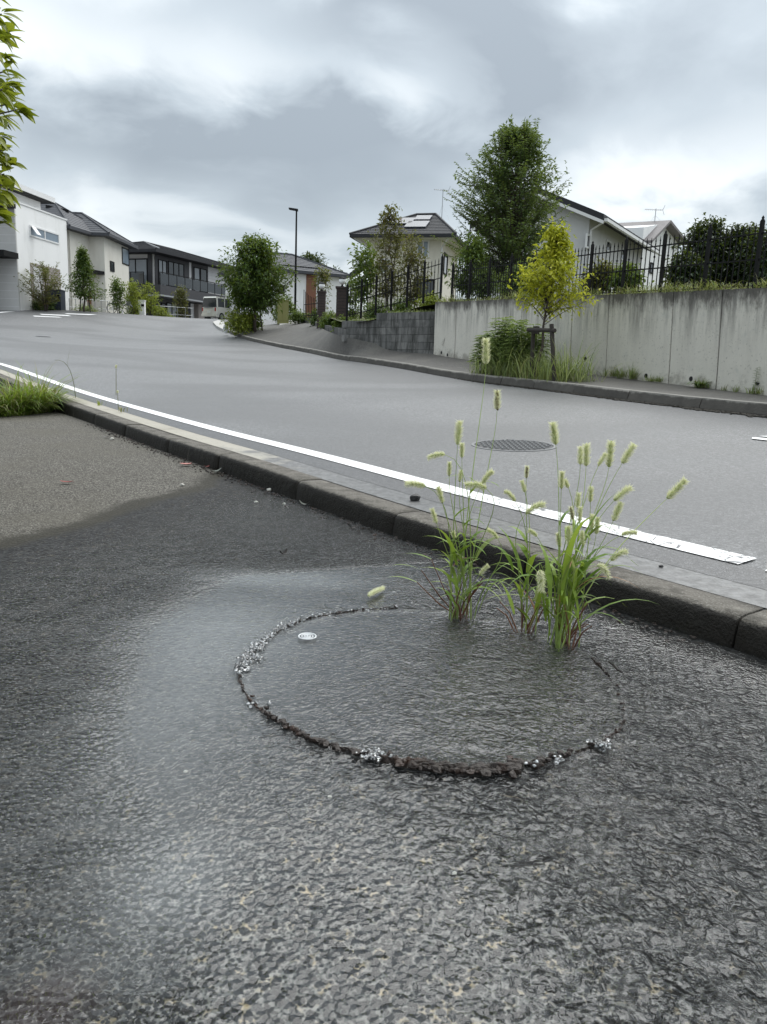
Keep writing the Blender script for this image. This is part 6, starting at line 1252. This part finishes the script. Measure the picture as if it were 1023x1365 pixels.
o = rest.build('crown', MAT['leaf_near'], nt_); o['kind'] = 'stuff'

# ------------------------------------------------------------------ foxtail grass growing out of the wet pavement
MAT['fox_core'] = leafmat('foxtail_spikelets', (.38, .45, .15), (.60, .64, .30), .3, .6)
MAT['fox_hair'] = leafmat('foxtail_bristles', (.82, .80, .56), (.95, .94, .76), .45, .5)
MAT['fox_dark'] = leafmat('ripe_foxtail_spikelets', (.08, .055, .02), (.18, .13, .05), .2, .6)
MAT['stem'] = leafmat('foxtail_stem', (.18, .26, .05), (.36, .44, .12), .1, .5)
MAT['stem_red'] = leafmat('reddish_stem', (.10, .035, .025), (.20, .09, .05), .1, .5)
MAT['blade_red'] = leafmat('reddening_blade', (.25, .08, .05), (.36, .20, .08), .35, .5)
def seed_head(parent, A, B, C, ripe=False, w=1.0, pale=False):
    """bristly spike along a curve A-C-B"""
    n = 9; ts_ = np.linspace(0, 1, n); P = [(1 - q) ** 2 * A + 2 * q * (1 - q) * C + q * q * B for q in ts_]; L = np.linalg.norm(B - A)
    core = MB(); hair = MB()
    for k in range(int(70 * max(.5, L / .06))):
        f = random.random(); i = min(int(f * (n - 1)), n - 2); q = P[i] + (P[i + 1] - P[i]) * (f * (n - 1) - i); t_ = unit(P[i + 1] - P[i]); r_ = rdir(); r_ = unit(r_ - t_ * np.dot(r_, t_))
        rr = .0042 * w * (math.sin(math.pi * min(1, .12 + f * .86)) ** .5); c = q + r_ * rr * .8; s3 = .0026 * w
        core.add([c + t_ * s3 * 1.6, c - t_ * s3 * 1.2, c + r_ * s3, c + np.cross(t_, r_) * s3 * .9, c - np.cross(t_, r_) * s3 * .9], [(0, 2, 3), (3, 2, 1), (0, 4, 2), (2, 4, 1)])
    core.tube(P, [.0015 * w] + [.0042 * w] * (n - 2) + [.001], 6)
    for k in range(int(460 * max(.5, L / .06))):
        f = random.random(); i = min(int(f * (n - 1)), n - 2); q = P[i] + (P[i + 1] - P[i]) * (f * (n - 1) - i); t_ = unit(P[i + 1] - P[i]); r_ = rdir(); r_ = unit(r_ - t_ * np.dot(r_, t_)); d = unit(r_ + t_ * .75); l_ = random.uniform(.009, .0165) * w * (1 - .3 * abs(f - .45)); sd_ = np.cross(d, rdir()) * .00095 * (1.0 if not pale else 1.2)
        b_ = q + r_ * .003 * w; hair.add([b_ - sd_, b_ + sd_, b_ + d * l_], [(0, 1, 2)])
    hd = core.build('seed_head', MAT['fox_dark' if ripe else 'fox_core'], parent); hair.build('bristles', MAT['fox_hair'], hd); return P
# clumps: base pixel, heads given by (bottom px, tip px, depth offset, ripe, sideways bulge)
CL = [
 ('foxtail_grass', 'left foxtail clump growing out of the water by the kerb', (612, 823), [
  ((648, 485, 648, 452), .55, 0, 0), ((663, 546, 663, 521), .35, 1, 0), ((610.5, 592, 613, 562), .1, 0, 0), ((616, 610, 616, 591), .0, 0, 0), ((593, 606, 571, 611), -.05, 0, 3), ((599, 634, 599.5, 616), 0, 0, 0), ((613, 642, 615, 627), .05, 0, 0),
  ((643, 645, 657, 628), 0, 0, 3), ((648, 651, 621, 647), -.1, 0, 4), ((567, 648, 541, 645), -.1, 0, 2), ((590, 670, 584, 650), -.1, 0, -2), ((582, 697, 576, 678), -.08, 0, 0), ((606, 717, 604, 709), .05, 0, 0), ((664, 718, 650, 706), .02, 0, 3), ((640, 766, 651, 754), -.1, 0, 2)], 19, .22),
 ('foxtail_grass', 'middle foxtail clump with few thin stems growing out of the water', (697, 842), [
  ((702, 637, 703, 622), .05, 1, 0), ((687, 668, 673, 655), -.02, 0, -3), ((702, 684, 726, 672), 0, 0, -4), ((716, 715, 705, 707), 0, 0, -2), ((700, 656, 696, 641), .05, 0, 0), ((746, 729, 744, 711), .05, 1, 0)], 16, .17),
 ('foxtail_grass', 'right foxtail clump, the bushiest with most seed heads, by the kerb', (748, 862), [
  ((741, 592, 737.5, 564), .3, 0, 0), ((774, 619, 774, 596), .15, 0, 0), ((781.5, 621, 782, 592), .2, 0, 0), ((812, 622, 815, 589), .25, 0, 0), ((798, 621, 808, 605), .2, 0, 2), ((830, 617, 845, 593), .25, 0, 0), ((748.5, 651, 749.5, 629), .05, 0, 0), ((758, 650, 753, 639), .08, 0, 0),
  ((787.5, 669, 788, 649), .1, 0, 0), ((770, 677, 772, 657), .05, 0, 0), ((773, 695, 774, 676), 0, 0, 0), ((764, 692, 761, 676), 0, 1, 0), ((819, 667, 841, 650), .1, 0, -2), ((818, 694, 828, 670), .1, 0, 0), ((890, 664, 914, 640), .25, 0, 0), ((829, 713, 849, 710), .05, 0, -2), ((815, 747, 836, 735), -.02, 0, -4), ((797, 754, 812, 770), -.08, 0, -6), ((777, 727, 776, 708), 0, 0, 0), ((759, 728, 758, 702), .02, 0, 0), ((795, 712, 797, 690), .1, 0, 0), ((788, 706, 790, 686), .12, 0, 0), ((720, 760, 722, 788), -.1, 0, 4)], 30, .30)]
for name, lab, bp, heads, nlv, Lb in CL:
    B0 = onlot(*bp); t = thing(name, lab, 'foxtail grass', B0, 'foxtail grass clumps growing out of the water')
    for (x0, y0, x1, y1), dy, ripe, bul in heads:
        Y = B0[1] + dy * .8; A = at(x0, y0, Y); Bt = at(x1, y1, Y + random.uniform(-.01, .01)); L = np.linalg.norm(Bt - A); mid_ = (A + Bt) / 2 + np.array([0, 0, abs(bul) * .0035]); far_f = 1.0 + max(0, dy) * .3
        seed_head(t, A, Bt, mid_, ripe, w=1.0 * far_f * min(1.25, max(.75, L / .055)))
        S = B0 + np.array([random.gauss(0, .022), random.gauss(0, .018), 0]); hgt_ = A[2] - S[2]; dirA = unit(mid_ - A)
        c1 = S + np.array([(A - S)[0] * .18, (A - S)[1] * .18, hgt_ * .55]); c2 = A - dirA * min(.10, .35 * hgt_)
        pts = [(1 - q) ** 3 * S + 3 * (1 - q) ** 2 * q * c1 + 3 * (1 - q) * q * q * c2 + q ** 3 * A for q in np.linspace(0, 1, 10)]
        sm_ = MB(); sm_.tube(pts, np.linspace(.0021, .0007, 10), 5); sm_.build('stem', MAT['stem'], t)
        for f in ((.30, .52) if random.random() < .6 else (.42,)):
            i = int(f * 9); P = pts[i]; a = random.uniform(0, 2 * math.pi); mb = MB(); blade(mb, P, np.array([math.cos(a) * .75, math.sin(a) * .6, .95]), random.uniform(.09, .17), random.uniform(.010, .016), random.uniform(.4, 1.1), 7); mb.build('leaf', MAT['blade'], t)
    for k in range(nlv):
        a = random.uniform(0, 2 * math.pi); mb = MB(); r_ = random.random(); P = B0 + np.array([random.gauss(0, .025), random.gauss(0, .02), random.uniform(.02, .20 if r_ < .75 else .06)]); el = random.uniform(.12, .6) if r_ < .75 else random.uniform(.4, .95)
        blade(mb, P, np.array([math.cos(a) * el, math.sin(a) * el * .7, 1.0]), random.uniform(.5, 1.1) * Lb, random.uniform(.011, .021), random.uniform(.25, 1.2), 8); mb.build('leaf', MAT['blade_red' if k % 17 == 5 else ('blade_pale' if k % 6 == 2 else 'blade')], t)
    for k in range(9):
        a = random.uniform(0, 2 * math.pi); S = B0 + np.array([random.gauss(0, .018), random.gauss(0, .014), -.01]); E_2 = S + np.array([math.cos(a) * .07, math.sin(a) * .05, random.uniform(.08, .16)]); MB().tube([S, (S + E_2) / 2 + (0, 0, .02), E_2], [.0028, .0022, .0012], 5).build('shoot', MAT['stem_red'], t)
    if bp[0] == 612:       # a low shoot leaning out to the left
        for tx, ty in ((556, 776), (575, 745), (562, 760)):
            E_2 = at(tx, ty, B0[1] - .03); mb = MB(); S = B0 + (0, 0, .0); mb.tube([S, (S + E_2) / 2 - (0, 0, .01), E_2], [.0025, .002, .0012], 5); mb.build('shoot', MAT['stem_red'], t); mb = MB(); blade(mb, E_2, (-.9, .1, .35), .10, .012, .4, 6); mb.build('leaf', MAT['blade'], t)
fl = thing('fallen_seed_head', 'single pale green foxtail head lying on the water left of the clumps', 'seed head', onlot(500, 790, .02)); A = onlot(491, 794, .022); Bt = onlot(511, 784, .024); seed_head(fl, A, Bt, (A + Bt) / 2 + (0, 0, .006), False, .9)

# thin dry stalks by the kerb further up
for (bx_, by_, tx, ty, Y, cx, lab, leaf_) in ((101, 530, 73, 480, 9.3, 97, 'bent dry grass stalk rising from the kerb, left', 1), (155, 527, 155, 488, 8.6, 155, 'thin foxtail stalk with pale head by the kerb', 0), (158, 545, 157, 522, 8.3, 157, 'shorter thin stalk with pale head next to the foxtail stalk', 0)):
    A = at(bx_, by_, Y); Bt = at(tx, ty, Y); t = thing('grass_stalk', lab, 'grass stalk', A, 'thin grass stalks along the kerb'); C = at(cx, ty - 4 if leaf_ else ty, Y); pts = [(1 - q) ** 2 * A + 2 * q * (1 - q) * C + q * q * Bt for q in np.linspace(0, 1, 8)]; mb = MB(); mb.tube(pts, np.linspace(.004, .002, 8), 5); mb.build('stem', MAT['blade_dry'], t)
    if leaf_: mb = MB(); blade(mb, pts[4], pts[3] - pts[4] + (0, 0, .3), .25, .015, .3, 5); mb.build('leaf', MAT['blade_dry'], t)
    else: seed_head(t, pts[5], pts[7] + (0, 0, .01), pts[6], False, 1.0, True)
for (px, py, n, h_, lab) in ((133, 541, 10, .09, 'small bright yellow green sprout in the gutter'), (163, 549, 14, .09, 'low dry grass tuft in the gutter beside the sprout'), (30, 540, 24, .34, 'taller grass tuft leaning at the edge of the left grass patch'), (8, 520, 20, .42, 'tallest dark grass tuft at the far left edge')):
    Y = onlot(px, 560)[1] if px < 60 else 8.3; P = at(px, py, Y) if px > 60 else onlot(px, 552); t = thing('grass_tuft', lab, 'grass tuft', P, 'small grass tufts by the kerb'); a = MB(); tuft(a, P, n, h_ * .5, h_ * 1.1, .010, .03, .7, .7); a.build('blades', MAT['leaf_lime' if px == 133 else ('blade_dry' if px == 163 else 'blade')], t)

# ------------------------------------------------------------------ litter on the pavement
MAT['dead'] = pmat('wet_dead_leaf', (.018, .014, .011), .35, .4, 40); MAT['pink'] = pmat('faded_pink_leaf', (.42, .17, .15), .6, .25, 60); MAT['redleaf'] = pmat('red_leaf', (.22, .05, .04), .6, .25, 60); MAT['pebble'] = pmat('pale_pebble', (.45, .44, .40), .7, .25, 60); MAT['dkstone'] = pmat('dark_stone', (.02, .02, .02), .5, .4, 60); MAT['greyleaf'] = pmat('grey_leaf', (.14, .15, .13), .6, .3, 60)
def flat_leaf(px, py, L, W, yaw, mat, label, curl=.25, name='fallen_leaf'):
    P = onlot(px, py, .012); mb = MB(); n = 6; V = []
    for k in range(n + 1):
        f = k / n; w2 = W * .5 * math.sin(math.pi * (.06 + .88 * f)) ** .8; x = (f - .5) * L; z = curl * L * (f - .5) ** 2 * 2
        for sgn in (-1, 0, 1): q = np.array([x, sgn * w2, z + abs(sgn) * w2 * .3]); V.append(P + np.array([q[0] * math.cos(yaw) - q[1] * math.sin(yaw), q[0] * math.sin(yaw) + q[1] * math.cos(yaw), q[2]]))
    mb.add(V, [(3 * k + j, 3 * k + 3 + j, 3 * k + 4 + j, 3 * k + 1 + j) for k in range(n) for j in (0, 1)]); mb.add([P + (0, 0, -.001), P + (.5 * L * math.cos(yaw), .5 * L * math.sin(yaw), .004), P + (.7 * L * math.cos(yaw), .7 * L * math.sin(yaw), .004)], [(0, 1, 2)])
    o = mb.build(name, MAT[mat]); tag(o, label, 'leaf')
flat_leaf(378, 739, .045, .022, 1.0, 'dead', 'dark wet dead leaf alone on the wet pavement', .9); flat_leaf(248, 619.5, .085, .06, .3, 'pink', 'faded pink leaf near the kerb at the edge of the wet patch'); flat_leaf(89, 643, .08, .035, .1, 'redleaf', 'small red leaf on the dry pavement, left'); flat_leaf(287, 629, .09, .04, .5, 'greyleaf', 'grey curled leaf at the foot of the kerb', .6); flat_leaf(406, 673, .06, .03, -.2, 'greyleaf', 'grey leaf scrap below the kerb joint', .8); flat_leaf(471, 704, .07, .02, .5, 'dead', 'dark leaf scrap at the foot of the kerb, mid length', .9); flat_leaf(276, 622.5, .04, .03, .5, 'redleaf', 'tiny orange leaf against the kerb face', .6); flat_leaf(142, 583, .07, .03, .2, 'dead', 'dark leaf scrap at the kerb foot, upper left', .6)
def pebble(px, py, r, mat, label, dz=.004, flatn=.6, P=None, name='pebble'):
    P = onlot(px, py, dz) if P is None else P; V = IV2 * r * np.array([1, .8, flatn]) * (1 + .5 * (rng.random((len(IV2), 1)) - .5)) + P + (0, 0, r * .3); o = MB().add(V, IF2).build(name, MAT[mat]); tag(o, label, 'pebble')
for px, py, r, lab in ((149.5, 586, .020, 'white pebble by the kerb, upper left'), (243, 647, .014, 'pale pebble inside the dry tongue of pavement'), (359.5, 654, .018, 'pale pebble at the kerb foot, middle'), (342, 670, .012, 'small pale pebble a little off the kerb'), (379, 672, .010, 'tiny pale pebble near the grey leaf scrap'), (629, 1122, .004, 'tiny white chip under the clear water, bottom right of ring'), (606, 1165, .004, 'white sliver in the water at the bottom right'), (248, 1029, .004, 'small white chip in the water, lower left'), (440, 1063, .0045, 'pale chip just below the ring')): pebble(px, py, r, 'pebble', lab)
P = ground(553.5, 669) + (0, 0, .012); pebble(0, 0, .028, 'dkstone', 'black stone chunk lying in the gutter beside the kerb', P=P, flatn=.8, name='stone'); P = ground(881, 758) + (0, 0, .006); pebble(0, 0, .008, 'dkstone', 'tiny black speck of gravel in the gutter on the right', P=P, name='stone')
c_ = [onlot(812, 882, .03), onlot(818, 886, .034), onlot(824, 893, .03), onlot(832, 898, .022)]; o = MB().tube(c_, [.003, .004, .003, .001], 6).build('twig', MAT['dead']); tag(o, 'short dark twig floating right of the foxtail clumps', 'twig')
# loose grains and grit on the dry pavement and by the kerb
gt = MB()
for _ in range(700):
    s = random.uniform(ks_of((1.0, 2.2)), ks_of((-3.2, 7.9))); q = kpt(s) - knm(s) * abs(random.gauss(0, .05)); r = random.uniform(.003, .009); gt.add(IV * r * np.array([1.2, 1, .6]) * (1 + .6 * (rng.random((12, 1)) - .5)) + np.array([q[0], q[1], float(lotz(q[1])) + .006]), IF)
o = gt.build('kerb_grit', MAT['rim']); tag(o, 'dark grit and leaf crumbs along the foot of the near kerb', 'grit', kind='stuff')
